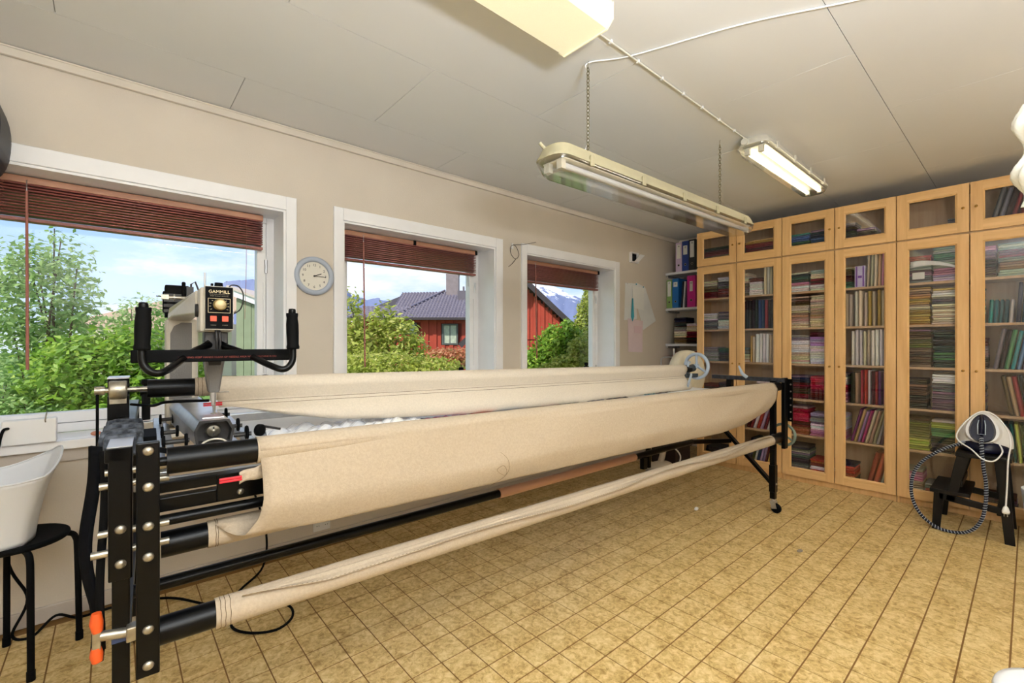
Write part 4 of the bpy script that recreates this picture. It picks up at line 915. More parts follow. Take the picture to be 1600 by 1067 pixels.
for i, (nm, c, x, y, wx, wy, a) in enumerate(scr):
    o = fsingle('fabric_scrap', MB().grid(lambda u, v: (x + wx * u, y + wy * v, .8675 + .004 * abs(math.sin(7 * u + 3 * v + i))), 6, 4), M_fab, nm + ' lying on the white table bed', 'fabric', (x, y, .867), 'scraps on the table bed', solid=.002)
    o.color = S(*COL[c][0])
wr = fthing('wadding_roll', 'big cream roll of wadding standing behind the far handwheel', 'wadding', (3.30, .60, .87))
build('roll', MB().lathe([(.0, -.055), (.10, -.056), (.19, -.05), (.204, -.035), (.206, 0), (.20, .04), (.185, .05), (.1, .055), (0, .055)], (3.74, .80, .965), Vector((-.12, -.99, .05)), 36), mat('wadding', S(214, 204, 180), .95, noise=(14, .1), bump=(60, .4, .004)), wr)

# ------------------------------------------------------------------ the long-arm sewing machine
mc = fthing('longarm_sewing_machine', 'beige long-arm sewing machine with black handlebars and orange switches', 'sewing machine', (.17, .36, .90))
def mp_(name, mb, m, parent=None, **kw): return build(name, mb, m, parent or mc, **kw)
# lower arm (tapering shoe) seen end-on
def taper(sec0, y0, sec1, y1, m, name, parent=None, open_=False, bevel=.004):
    a = [(x, y0, z) for (x, z) in sec0]; b = [(x, y1, z) for (x, z) in sec1]; n = len(a)
    fs = [(i, (i + 1) % n, n + (i + 1) % n, n + i) for i in range(n)] + [tuple(range(n, 2 * n))]
    if not open_: fs.append(tuple(range(n - 1, -1, -1)))
    return mp_(name, MB().add(a + b, fs), m, parent, bevel=bevel)
sec = [(.122, .918), (.116, .962), (.130, .993), (.208, .993), (.222, .962), (.214, .918)]
sec2 = [(.075, .90), (.07, .97), (.085, 1.005), (.175, 1.005), (.19, .97), (.185, .90)]
la = taper(sec, .285, sec2, 1.0, M_alu, 'lower_arm', open_=True)
cxy = [((x - .169) * .86 + .169, (z - .956) * .82 + .956) for x, z in sec]
mb = MB(); n = 6
mb.add([(x, .285, z) for x, z in sec] + [(x, .285, z) for x, z in cxy], [(i, (i + 1) % n, n + (i + 1) % n, n + i) for i in range(n)])
mb.add([(x, .285, z) for x, z in cxy] + [(x, .33, z) for x, z in cxy], [(i, (i + 1) % n, n + (i + 1) % n, n + i) for i in range(n)] + [tuple(range(n, 2 * n))])
mp_('arm_mouth', mb, M_darkgrey, la)
mp_('bobbin_case', MB().lathe([(0, .016), (.006, .016), (.007, .012), (.016, .012), (.019, .008), (.019, 0), (.021, 0), (.021, -.01)], (.168, .315, .957), (0, -1, 0), 24), M_zinc, la)
for i in range(5):
    a = 2 * PI * i / 5; mp_('bobbin_spoke', MB().box(.166, .170, .300, .302, .944, .970), M_darkgrey, la) if i == 0 else None
mp_('cover_rim', MB().tube([(.168 + .035 * math.cos(a), .283, .915 + .02 * math.sin(a)) for a in [PI * i / 12 for i in range(13)]], .003, 6), M_beige, la)
mp_('needle_plate', MB().box(.14, .20, .33, .40, .993, .996), M_alu, la, bevel=.001)
# rear column and arch
col = mp_('column', MB().box(.062, .172, .93, 1.08, .90, 1.33), M_beige, bevel=.012)
mp_('column_panel', MB().prism([(.074, .928, 1.0), (.150, .928, 1.0), (.150, .928, 1.315), (.115, .928, 1.315), (.09, .928, 1.30), (.078, .928, 1.27)], (0, .004, 0)), M_grey, col, bevel=.002)
mp_('upper_arm', MB().prism([(.072, 1.0, 1.30), (.072, .98, 1.355), (.072, .90, 1.372), (.128, .42, 1.402), (.128, .42, 1.325), (.08, .86, 1.335), (.072, .93, 1.325)], (.080, 0, 0)), M_beige, bevel=.005)
hd = mp_('head', MB().box(.134, .222, .325, .45, 1.265, 1.405), M_beige, bevel=.007)
mp_('side_knob', MB().lathe([(0, .008), (.02, .008), (.022, .0), (.022, -.004)], (.134, .39, 1.335), (-1, 0, 0), 18), M_darkgrey, hd)
# control panel
px0, px1, pz0, pz1, py = .146, .219, 1.2725, 1.4065, .300
cp = mp_('control_box', MB().box(px0 - .001, px1 + .002, py, .325, pz0 - .001, pz1 + .001), M_beige, bevel=.001)
mp_('face_plate', MB().box(px0, px1, py - .0015, py, pz0 + .002, pz1 - .001), M_blackm, cp)
fy_ = py - .002; ctr = (px0 + px1) / 2
def fm(x, z, y=fy_): return face_M((x, y, z), (1, 0, 0), (0, 0, 1))
text('maker_name', 'GAMMILL', .0135, M_text_cream, cp, fm(ctr, pz1 - .0165))
for dz, s_ in ((.0245, 'QUILTING MACHINE CO.'), (.0300, 'WEST PLAINS, MISSOURI')): text('small_print', s_, .0045, mat('dim_print', S(120, 112, 96), .6), cp, fm(ctr, pz1 - dz))
bz0, bz1 = pz0 + .052, pz1 - .037
mp_('dial_border', MB().box(px0 + .007, px1 - .007, fy_ - .0003, fy_, bz1 - .001, bz1).box(px0 + .007, px1 - .007, fy_ - .0003, fy_, bz0, bz0 + .001).box(px0 + .007, px0 + .008, fy_ - .0003, fy_, bz0, bz1).box(px1 - .008, px1 - .007, fy_ - .0003, fy_, bz0, bz1), M_text_cream, cp)
tk = MB()
for i in range(11):
    a = R(-30 + 24 * i); tk.bar((ctr + .022 * math.cos(a), fy_ - .0002, (bz0 + bz1) / 2 + .022 * math.sin(a)), (ctr + .027 * math.cos(a), fy_ - .0002, (bz0 + bz1) / 2 + .022 * math.sin(a) * 1.1), .0004, .0008)
mp_('dial_marks', tk, M_text_cream, cp)
dl = mp_('dial', MB().lathe([(0, .014), (.015, .014), (.0165, .012), (.0175, .002), (.0185, 0)], (ctr + .002, fy_, (bz0 + bz1) / 2 + .003), (0, -1, 0), 28), mat('dull_brass', S(150, 132, 84), .55, metal=.4), cp)
mp_('dial_cap', MB().lathe([(0, .0146), (.0135, .0146), (.014, .014)], (ctr + .002, fy_, (bz0 + bz1) / 2 + .003), (0, -1, 0), 28), mat('spun_metal', S(196, 180, 140), .5, metal=.5), dl)
for dx in (-.0155, .0155): mp_('rocker_switch', MB().box(ctr + dx - .0085, ctr + dx + .0085, fy_ - .004, fy_, pz0 + .025, pz0 + .042), mat('orange_switch', S(206, 78, 50), .4, emit=((.8, .12, .05, 1), .15)), cp, bevel=.001)
for dx, s_ in ((-.0155, 'NEEDLE'), (.0155, 'POWER')): text('switch_name', s_, .0042, mat('dim_print', S(120, 112, 96), .6), cp, fm(ctr + dx, pz0 + .0135))
mp_('top_knob', MB().cyl((.186, .35, 1.405), (.186, .35, 1.424), .013, .011).box(.165, .171, .34, .36, 1.405, 1.42), M_blackm, hd)
mp_('spool_pin', MB().cyl((.150, .36, 1.40), (.150, .36, 1.455), .0028, n=8), M_alu, hd)
mp_('neck_cable', MB().tube(smooth_path([(.212, .35, 1.405), (.222, .36, 1.42), (.245, .37, 1.418), (.258, .37, 1.39), (.25, .37, 1.345), (.225, .37, 1.325)]), .0022, 6), M_darkgrey, hd)
# needle bar housing
hs_ = [(.142, 1.268), (.214, 1.268)]
mp_('lower_head', MB().box(.146, .210, .335, .40, 1.20, 1.266), M_darkgrey, bevel=.003)
mb = MB(); A = [(.142, .335), (.206, .335), (.206, .40), (.142, .40)]; B = [(.158, .345), (.188, .345), (.188, .385), (.158, .385)]
mb.add([(x, y, 1.205) for x, y in A] + [(x, y, 1.072) for x, y in B], [(3, 2, 1, 0), (4, 5, 6, 7)] + [(i, (i + 1) % 4, 4 + (i + 1) % 4, 4 + i) for i in range(4)])
nb = mp_('needle_bar_housing', mb, M_grey, bevel=.005)
mp_('housing_badge', MB().prism([(.152, .3335, 1.198), (.196, .3335, 1.198), (.190, .3365, 1.160), (.158, .3365, 1.160)], (0, -.0015, 0)), M_darkgrey, nb)
mp_('badge_bolt', MB().lathe([(0, .003), (.006, .002), (.007, 0)], (.174, .333, 1.18), (0, -1, 0), 14), M_zinc, nb)
mp_('needle_bar', MB().cyl((.172, .362, 1.075), (.172, .362, 1.045), .009).cyl((.172, .362, 1.045), (.172, .362, 1.03), .005), M_alu)
mp_('needle', MB().cyl((.172, .362, 1.03), (.172, .362, .999), .0017, .0006, 8), M_zinc)
mp_('hopping_foot', MB().cyl((.178, .362, 1.06), (.176, .362, 1.005), .0022, n=8).tube([(.174 + .008 * math.cos(a), .362 + .008 * math.sin(a), 1.004) for a in [2 * PI * i / 16 for i in range(16)]], .0016, 6, closed=True).cyl((.176, .355, 1.072), (.215, .35, 1.072), .002, n=8), M_zinc)
# back motor box, tensioner
mo = mp_('motor_box', MB().box(.062, .145, 1.0, 1.10, 1.34, 1.475).box(.055, .07, 1.02, 1.08, 1.36, 1.45).box(.118, .132, .985, 1.0, 1.40, 1.49), M_blackm, bevel=.005)
for i in range(4): mp_('fin', MB().box(.058, .118, .998, 1.0, 1.36 + i * .022, 1.372 + i * .022), M_darkgrey, mo)
mp_('thread_tensioner', MB().box(.045, .066, .66, .69, 1.388, 1.404).cyl((.066, .67, 1.395), (.12, .67, 1.395), .006).cyl((.08, .67, 1.395), (.084, .67, 1.395), .013), M_zinc)
mp_('thread_guide', MB().tube([(.128, .60, 1.39), (.128, .60, 1.44), (.14, .60, 1.45), (.15, .60, 1.42), (.15, .60, 1.39)], .003, 6).box(.115, .135, .59, .61, 1.385, 1.43).cyl((.03, .67, 1.398), (.06, .67, 1.396), .002, n=6), M_darkgrey)
# handlebars
hb = mp_('light_bar', MB().box(-.028, .382, .205, .235, 1.176, 1.211), M_blackm, bevel=.003)
text('warning_text', 'WARNING: KEEP HANDS CLEAR OF NEEDLE AREA WHEN MACHINE IS ON', .0075, mat('red_print', S(120, 42, 30), .6), hb, fm(.20, 1.189, .2045))
mp_('bar_mount', MB().box(.150, .196, .235, .34, 1.18, 1.21), M_blackm, hb)
for sgn, xg, yg, nm in ((-1, -.003, .13, 'l'), (1, .357, .13, 'r')):
    zt_ = 1.328; 
    hbm = mp_('handlebar', MB().tube(smooth_path([(.172 + sgn * .012, .335, 1.225), (.172 + sgn * .06, .26, 1.205), (xg - sgn * .055, .14, 1.160), (xg - sgn * .025, .12, 1.152), (xg - sgn * .003, .125, 1.175), (xg, yg, 1.215)], 6), .0095, 12), M_black)
    g = mp_('foam_grip', MB().lathe([(0, 0), (.0175, 0), (.0185, .006), (.0165, .015), (.0175, .05), (.0175, .075), (.0155, .095), (.017, .104), (.0165, .110), (0, .110)], (xg, yg, 1.212), Vector((-.03 * sgn, -.02, 1)), 18), M_blackm, hbm)
    mp_('grip_cap', MB().lathe([(0, .014), (.009, .013), (.0105, .008), (.0105, 0)], (xg - .003 * sgn, yg - .002, 1.322), (0, 0, 1), 14), M_black, hbm)
    mp_('stay_tube', MB().tube([(.172 + sgn * .015, .33, 1.235), (.172 + sgn * .09, .235, 1.185), (xg - sgn * .06, .14, 1.158)], .005, 8), M_black, hbm)
mp_('control_cable', MB().tube(smooth_path([(.176, .318, 1.272), (.177, .31, 1.24), (.179, .32, 1.20)]), .004, 6).tube(smooth_path([(.184, .318, 1.272), (.186, .31, 1.24), (.186, .32, 1.20)]), .004, 6), M_darkgrey)
# carriage with rails, axles and wheels
cg = fthing('machine_carriage', 'aluminium carriage with small black wheels under the sewing machine', 'carriage', (.15, .6, .87))
def cpart(name, mb, m, parent=None, **kw): return build(name, mb, m, parent or cg, **kw)
for x in (.035, .275): cpart('side_rail', MB().box(x - .012, x + .012, .17, 1.05, .890, .915), M_alu, bevel=.002)
for x in (.065, .245): cpart('side_rail', MB().box(x - .010, x + .010, .17, 1.05, .876, .890), M_alu, bevel=.002)
for y in (.19, 1.0): cpart('cross_plate', MB().box(.02, .30, y, y + .05, .868, .876), M_alu, bevel=.001)
for y in (.33, .52, .85):
    ax = cpart('axle', MB().cyl((.04, y, .932), (.108 if y < .4 else .09, y, .932), .007, n=10), M_darkgrey)
    for x in (.045, .10 if y < .4 else .085): build('wheel', MB().lathe([(0, -.004), (.018, -.004), (.020, 0), (.018, .004), (0, .004)], (x, y, .934), (1, 0, 0), 18), M_blackm, ax)
    ax = cpart('axle', MB().cyl((.225, y, .932), (.275, y, .932), .007, n=10), M_darkgrey)
    build('wheel', MB().lathe([(0, -.004), (.022, -.004), (.024, 0), (.022, .004), (0, .004)], (.262, y, .936), (1, 0, 0), 18), M_blackm, ax)
cpart('encoder_wheel', MB().lathe([(0, -.006), (.012, -.006), (.02, -.006), (.02, .006), (.012, .006), (0, .008)], (.305, .36, .935), (.6, -.8, 0), 18), M_blackm)
cpart('encoder_hub', MB().lathe([(0, .010), (.009, .009), (.010, .006)], (.3025, .3615, .935), (.6, -.8, 0), 14), M_alu)
cpart('encoder_arm', MB().bar((.315, .38, .945), (.375, .40, .925), .014, .008), M_darkgrey, bevel=.002)
cpart('motor_plate', MB().box(-.015, .03, .42, .60, .905, .94), M_blackm, bevel=.003)
cpart('drive_belt', MB().bar((-.03, .22, .955), (.19, .13, .895), .004, .014), M_blackm)
cpart('cable', MB().tube(smooth_path([(-.04, .75, 1.01), (.02, .66, 1.01), (.05, .55, 1.03), (.10, .50, 1.035), (.17, .47, 1.035)]), .005, 6), M_blackm)

# ------------------------------------------------------------------ wall things
M_cblue = mat('clock_rim', S(176, 186, 202), .35)
ck = thing('wall_clock', 'round pale blue-rimmed wall clock between the first two windows', 'clock', (.909, YW, 1.637))
cy0 = YW
build('rim', MB().lathe([(.113, 0), (.117, .006), (.116, .018), (.108, .028), (.098, .030), (.090, .026), (.086, .018), (.086, .012)], (.909, cy0, 1.637), (0, -1, 0), 48), M_cblue, ck)
dlf = build('dial_face', MB().lathe([(0, .012), (.0865, .012)], (.909, cy0, 1.637), (0, -1, 0), 48), mat('clock_face', S(234, 230, 218), .6), ck)
fyy = cy0 - .0125
for h_ in range(1, 13):
    a = R(90 - 30 * h_); text('numeral', str(h_), .021, M_blackm, ck, face_M((.909 + .066 * math.cos(a), fyy, 1.637 + .066 * math.sin(a)), (1, 0, 0), (0, 0, 1)))
def hand(a, L_, w_, m=M_blackm, nm='hand', yy=fyy - .002):
    d = Vector((math.cos(a), 0, math.sin(a))); build(nm, MB().bar(Vector((.909, yy, 1.637)) - d * L_ * .12, Vector((.909, yy, 1.637)) + d * L_, .0012, w_, up=(0, 0, 1) if abs(d.z) < .9 else (1, 0, 0)), m, ck)
hand(R(90 - 68), .045, .0045, nm='hour_hand'); hand(R(90 - 92), .066, .003, nm='minute_hand', yy=fyy - .004)
build('hand_pin', MB().cyl((.909, fyy, 1.637), (.909, fyy - .006, 1.637), .005), M_blackm, ck)
build('front_glass', MB().lathe([(0, .0235), (.086, .0225)], (.909, cy0, 1.637), (0, -1, 0), 48), glass('clock_glass', .04), ck)
hk = thing('cable_on_hook', 'thin dark looped cable hanging from a small white wall hook', 'cable', (2.51, YW, 2.04))
build('hook', MB().box(2.503, 2.515, YW - .012, YW, 2.02, 2.07), M_whitep, hk, bevel=.002)
build('cable', MB().tube(smooth_path([(2.76, YW - .03, 2.11), (2.63, YW - .02, 2.075), (2.52, YW - .016, 2.055), (2.48, YW - .015, 2.03), (2.49, YW - .015, 1.97), (2.54, YW - .015, 1.94), (2.575, YW - .015, 1.98), (2.545, YW - .015, 2.04), (2.51, YW - .016, 2.056)], 6), .0022, 6).tube(smooth_path([(2.54, YW - .015, 1.94), (2.50, YW - .02, 1.90), (2.455, YW - .02, 1.865)], 5), .002, 6), M_darkgrey, hk)
jb = thing('junction_box', 'open white junction box with tilted lid high on the wall by the papers', 'electrical box', (4.281, YW, 2.167))
build('box', MB().box(4.20, 4.212, YW - .03, YW, 2.11, 2.22).box(4.33, 4.342, YW - .03, YW, 2.11, 2.22).box(4.212, 4.33, YW - .03, YW, 2.11, 2.12).box(4.212, 4.33, YW - .03, YW, 2.21, 2.22), M_whitep, jb)
build('wires', MB().tube(smooth_path([(4.24, YW - .002, 2.2), (4.25, YW - .02, 2.18), (4.23, YW - .02, 2.16), (4.25, YW - .015, 2.14)]), .008, 6).box(4.213, 4.329, YW - .004, YW - .001, 2.121, 2.209), M_blackm, jb)
build('lid', MB().prism([(4.24, YW - .035, 2.115), (4.33, YW - .035, 2.125), (4.42, YW - .05, 2.205), (4.33, YW - .05, 2.205)], (0, -.004, 0)), M_whitep, jb)
# papers pinned on the wall
Mpp = mat('tracing_paper', S(228, 231, 232), .7, noise=(5, .06)); Mpk = mat('pale_pink_paper', S(226, 208, 214), .7, noise=(8, .05)); Mpw = mat('white_note', S(232, 234, 232), .7)
Y_ = YW
def pg(name, pts, off, m, lab):
    p = [(x, Y_ - off, z) for x, z in pts]; return single(name, MB().add(p, [tuple(range(len(p)))]), m, lab, 'paper', p[0], 'papers pinned to the wall', solid=.0006)
pg('pattern_paper', [(4.12, 1.88), (4.33, 1.89), (4.34, 1.50), (4.10, 1.48)], .004, Mpp, 'pale grey tracing paper sheet pinned beside the third window')
pg('pattern_paper', [(4.32, 1.90), (4.50, 1.86), (4.72, 1.49), (4.46, 1.38), (4.36, 1.60)], .006, Mpp, 'pale tracing paper hanging askew, pointed corner to the right')
pg('pattern_paper', [(4.16, 1.50), (4.45, 1.48), (4.44, 1.13), (4.17, 1.14)], .008, Mpk, 'pink-tinted paper strip, lowest of the pinned papers')
pg('pattern_paper', [(4.24, 1.86), (4.47, 1.85), (4.46, 1.60), (4.26, 1.62)], .011, Mpw, 'white note pinned on top of the tracing papers')
pg('pattern_paper', [(4.27, 1.42), (4.42, 1.42), (4.41, 1.34), (4.28, 1.345)], .013, mat('pink_note', S(222, 196, 206), .7), 'small pink note low among the pinned papers')
single('paper_tassel', MB().prism([(4.235, Y_ - .014, 1.72), (4.25, Y_ - .014, 1.72), (4.27, Y_ - .014, 1.52), (4.24, Y_ - .014, 1.47), (4.215, Y_ - .014, 1.52)], (0, -.003, 0)), mat('turquoise', S(70, 170, 196), .6), 'turquoise paper arrow hanging among the pinned papers', 'paper', (4.235, Y_ - .014, 1.72))
for i, (x, z) in enumerate([(4.15, 1.875), (4.31, 1.88), (4.45, 1.86)]): single('push_pin', MB().sph((x, Y_ - .016, z), .007), mat('turquoise', S(70, 170, 196), .6) if i else M_whitep, ['white pin at the top left of the papers', 'turquoise pin above the white note', 'turquoise pin at the top right of the papers'][i], 'pin', (x, Y_ - .016, z))
# sill box, outlet, orange thing
sb_ = thing('sill_box', 'white cable box standing on the sill of the leftmost window', 'box', (-.27, 2.83, ZS))
build('case', MB().box(-.353, -.192, 2.80, 2.855, .801, .905), M_whitep, sb_, bevel=.004)
build('clip', MB().tube([(-.225, 2.80, .89), (-.225, 2.79, .9), (-.222, 2.80, .925), (-.222, 2.82, .93)], .0025, 6), M_zinc, sb_)
single('power_cord', MB().tube(smooth_path([(-.333, 2.795, .875), (-.345, 2.775, .87), (-.355, 2.77, .82), (-.36, 2.77, .75), (-.36, 2.78, .55), (-.33, 2.80, .30), (-.28, 2.82, .14), (-.32, 2.78, .02), (-.26, 2.74, .008), (-.19, 2.76, .06), (-.12, 2.77, .02), (-.02, 2.80, .008), (.12, 2.77, .008), (.22, 2.70, .008), (.34, 2.52, .008), (.46, 2.42, .008), (.60, 2.30, .008), (.60, 2.18, .008), (.52, 2.12, .008), (.42, 2.18, .008), (.38, 2.30, .008), (.45, 2.55, .008), (.60, 2.72, .03), (.63, 2.80, .2), (.55, 2.82, .5)], 8), .0055, 8), M_blackm, 'black power cord snaking along the floor from the sill box under the frame', 'cord', (-.35, 2.78, .8))
single('orange_plug', MB().sph((-.065, 2.84, .815), .012, sc=(1.6, 1, .9)), mat('salmon', S(206, 140, 116), .5), 'small salmon-coloured plug on the left window sill', 'plug', (-.065, 2.84, .81))
so_ = thing('wall_socket', 'white double wall socket low on the wall behind the canvas', 'socket', (.955, YW, .11))
build('plate', MB().box(.905, 1.005, YW - .012, YW, .085, .15), M_whitep, so_, bevel=.003)
for x in (.93, .98): 
    c_ = build('outlet', MB().cyl((x, YW - .012, .118), (x, YW - .0145, .118), .018), M_whitep, so_)
    for dx in (-.006, .006): build('pin_hole', MB().cyl((x + dx, YW - .0144, .118), (x + dx, YW - .0152, .118), .0025, n=8), M_blackm, c_)
# loudspeaker at the left edge
ls = thing('wall_loudspeaker', 'dark curved loudspeaker on the wall at the left edge', 'loudspeaker', (-.45, 2.75, 1.9))
pr = []
for i in range(17):
    a = R(-95 + 190 * i / 16); pr.append((-.495 + .165 * max(0, math.cos(a)) ** .45, 2.60, 2.075 + .185 * math.sin(a)))
pr += [(-.62, 2.60, 2.23), (-.62, 2.60, 1.86)]
build('cabinet', MB().prism(pr, (0, .265, 0)), mat('speaker_blue_black', S(26, 34, 46), .5), ls, bevel=.01)
build('grille', MB().prism([(p[0] - .02 if p[0] > -.5 else p[0], 2.588, 2.045 + (p[2] - 2.045) * .93) for p in pr], (0, .012, 0)), mat('grille_cloth', S(10, 16, 26), .9), ls)
build('side_button', MB().box(-.345, -.335, 2.605, 2.64, 2.10, 2.15), M_darkgrey, ls)

# ------------------------------------------------------------------ round stool and tub at the left
sx, sy = -.285, 2.57
stl = thing('round_stool', 'black round stool with tube legs by the wall at the left', 'stool', (sx, sy, 0))
build('seat', MB().lathe([(0, .478), (.13, .48), (.142, .482), (.149, .478), (.151, .470), (.146, .462), (.05, .46), (0, .46)], (sx, sy, 0), (0, 0, 1), 40), M_blackm, stl)
for a in (12, 105, 195, 288):
    c_, s_ = math.cos(R(a)), math.sin(R(a))
    l = build('leg', MB().tube(smooth_path([(sx + .10 * c_, sy + .10 * s_, .455), (sx + .145 * c_, sy + .145 * s_, .452), (sx + .166 * c_, sy + .166 * s_, .43), (sx + .172 * c_, sy + .172 * s_, .36), (sx + .178 * c_, sy + .178 * s_, .012)], 5), .0105, 12), M_blackm, stl)
    build('foot_cap', MB().cyl((sx + .178 * c_, sy + .178 * s_, 0), (sx + .178 * c_, sy + .178 * s_, .035), .0125), M_blackm, l)
M_frost = mat('frosted_plastic', S(244, 246, 250), .4)
M_frost.node_tree.nodes['Principled BSDF'].inputs['Transmission Weight'].default_value = .2
M_frost.node_tree.nodes['Principled BSDF'].inputs['Roughness'].default_value = .55
def tubf(u, v):
    a = 2 * PI * u; r0 = .112; sq = 1 / max(abs(math.cos(a)), abs(math.sin(a))) ** .35
    flare = .03 * v + .045 * v * v; z = .4815 + (.275 + .085 * abs(math.cos(a - .3)) ** 3 - .03) * v
    return (-.345 + (r0 + flare) * math.cos(a) * sq, 2.55 + (r0 + flare * .8) * math.sin(a) * sq, z)
mb = MB().grid(tubf, 48, 16); mb.add([tubf(i / 48, 0) for i in range(48)], [tuple(range(48))])
tb = single('plastic_tub', mb, M_frost, 'translucent white plastic tub with flared rim on the round stool', 'tub', (-.345, 2.55, .4815), solid=.003)
build('rim', MB().tube([tubf(i / 48, 1) for i in range(48)], .004, 8, closed=True), M_frost, tb)

# ------------------------------------------------------------------ step stool with the steam iron
M_bs = mat('black_brown_wood', S(11, 9, 9), .45, noise=(30, .3), spec=.25)
ss = thing('step_stool', 'black-brown wooden step stool before the bookcase on the right', 'step stool', (4.3, .25, 0))
X0, X1 = 4.095, 4.505
def sp2(name, mb, p=None, **kw): return build(name, mb, M_bs, p or ss, bevel=.003, **kw)
sp2('upper_step', MB().box(X0 - .01, X1 + .01, .075, .322, .502, .528))
sp2('lower_step', MB().box(X0 - .005, X1 + .005, .255, .445, .245, .268))
for x in (X0, X1 - .024):
    def sb(p, q, w_=.045): return MB().bar((x + .012, p[0], p[1]), (x + .012, q[0], q[1]), .024, w_, up=(1, 0, 0))
    sp2('leg', MB().prism([(x, .06, 0), (x, .105, 0), (x, .15, .502), (x, .095, .502)], (.024, 0, 0)))
    sp2('leg', MB().prism([(x, .325, .205), (x, .37, .205), (x, .318, .502), (x, .255, .502)], (.024, 0, 0)))
    sp2('leg', MB().prism([(x, .395, 0), (x, .435, 0), (x, .425, .246), (x, .375, .246)], (.024, 0, 0)))
    sp2('side_rail', MB().prism([(x, .11, .175), (x, .40, .205), (x, .40, .246), (x, .115, .216)], (.022, 0, 0)))
for y, z in ((.13, .30), (.30, .30), (.13, .16)): sp2('cross_rail', MB().box(X0 + .024, X1 - .024, y - .01, y + .01, z, z + .04))
ir = thing('steam_station', 'white and navy steam iron station standing on the step stool', 'steam iron', (4.30, .20, .529))
build('base', MB().lathe([(0, 0), (.115, 0), (.125, .012), (.124, .03), (.112, .05), (.09, .07)], (4.27, .20, .5285), (0, 0, 1), 36), M_navy, ir)
def shell(u, v):
    a = 2 * PI * u; t = v; r = (.128 * (1 - t) ** .0 * math.cos(PI / 2 * t ** 1.5)); return (4.29 + r * math.cos(a) * .85 + .02 * t, .198 + r * math.sin(a) * 1.0, .562 + .225 * t)
build('water_tank', MB().grid(shell, 36, 16), M_whitep, ir)
iron = Vector((4.195, .205, .685)); ax_ = Vector((-1, .03, .28)).normalized()
q = Matrix.Translation(iron) @ Vector((0, 0, 1)).rotation_difference(ax_).to_matrix().to_4x4()
pts = []
for i in range(24):
    a = 2 * PI * i / 24; pts.append((.0, 0))
def eggring(sy_, sz_, d, n=28):
    out = []
    for i in range(n):
        a = 2 * PI * i / n; rr = 1 - .22 * math.sin(a)
        out.append((iron.x + d - .28 * (0) , iron.y + sy_ * math.cos(a) * rr, iron.z + sz_ * math.sin(a)))
    return out
def egg(name, sy_, sz_, d0, d1, m, dz=0, tilt=.28):
    r0 = [(x + tilt * (z - iron.z), y, z + dz) for x, y, z in eggring(sy_, sz_, d0)]; r1 = [(x + tilt * (z - iron.z), y, z + dz) for x, y, z in eggring(sy_ * .86, sz_ * .88, d1)]
    n = len(r0); return build(name, MB().add(r0 + r1, [(i, (i + 1) % n, n + (i + 1) % n, n + i) for i in range(n)], True).add(r1, [tuple(range(n))]).add(r0, [tuple(range(n - 1, -1, -1))]), m, ir, bevel=.002)
egg('iron_rest', .086, .10, .012, -.010, M_whitep)
egg('iron_body', .060, .088, -.010, -.038, M_navy)
build('iron_handle', MB().tube(smooth_path([(4.16, .205, .645), (4.128, .205, .66), (4.135, .205, .72), (4.165, .205, .755), (4.185, .205, .745)]), [.011] * 33, 10), M_navy, ir)
build('handle_trim', MB().tube([(4.118, .222, .655), (4.118, .188, .655), (4.128, .188, .715), (4.145, .192, .74), (4.145, .218, .74), (4.128, .222, .715)], .0028, 6, closed=True), M_bluegrey, ir)
build('front_slot', MB().box(4.168, 4.176, .155, .225, .60, .606), M_grey, ir)
# striped textile steam hose
hose = smooth_path([(4.12, .205, .63), (4.085, .203, .58), (4.08, .195, .46), (4.08, .183, .34), (4.08, .188, .2), (4.08, .213, .10), (4.08, .26, .035), (4.08, .33, .010), (4.08, .41, .018), (4.08, .483, .075), (4.08, .525, .16), (4.08, .536, .256), (4.08, .52, .36), (4.08, .47, .45), (4.09, .38, .535), (4.15, .305, .575), (4.22, .29, .58)], 12)
hz_ = thing('steam_hose', 'navy and white striped textile steam hose looping to the floor', 'hose', (4.08, .35, .01))
build('hose', MB().tube(hose, .0095, 10), mat('hose_navy', S(22, 26, 44), .8), hz_)
sp1 = []
L_ = 0
fr_n = None
for i in range(len(hose) - 1):
    for k in range(6):
        p = hose[i].lerp(hose[i + 1], k / 6); d = (hose[i + 1] - hose[i]).normalized(); L_ += (hose[i + 1] - hose[i]).length / 6
        n_ = Vector((1, 0, 0)); n_ = (n_ - d * n_.dot(d)).normalized(); b_ = d.cross(n_); a = L_ / .016 * 2 * PI
        sp1.append(p + (n_ * math.cos(a) + b_ * math.sin(a)) * .0092)
build('stripe', MB().tube(sp1, .0016, 4), mat('hose_white', S(206, 214, 226), .8), hz_)
pc = thing('iron_cord', 'white mains cord wrapped round the steam station, plug hanging down', 'cord', (4.2, .2, .6))
build('cord', MB().tube(smooth_path([(4.16, .13, .60), (4.10, .115, .56), (4.07, .15, .505), (4.07, .20, .51), (4.085, .25, .56), (4.12, .31, .60), (4.14, .315, .65), (4.17, .27, .735), (4.20, .21, .79), (4.19, .15, .775), (4.15, .098, .70), (4.10, .08, .62), (4.07, .09, .52), (4.07, .095, .36), (4.07, .10, .24)], 10), .0042, 8), M_whitep, pc)
pg_ = build('plug', MB().lathe([(0, .0), (.016, 0), (.018, .012), (.012, .035), (.006, .045)], (4.07, .10, .197), (0, 0, 1), 14), M_whitep, pc)
for dx in (-.007, .007): build('pin', MB().cyl((4.07, .10 + dx, .197), (4.07, .10 + dx, .178), .0022, n=8), M_alu, pg_)
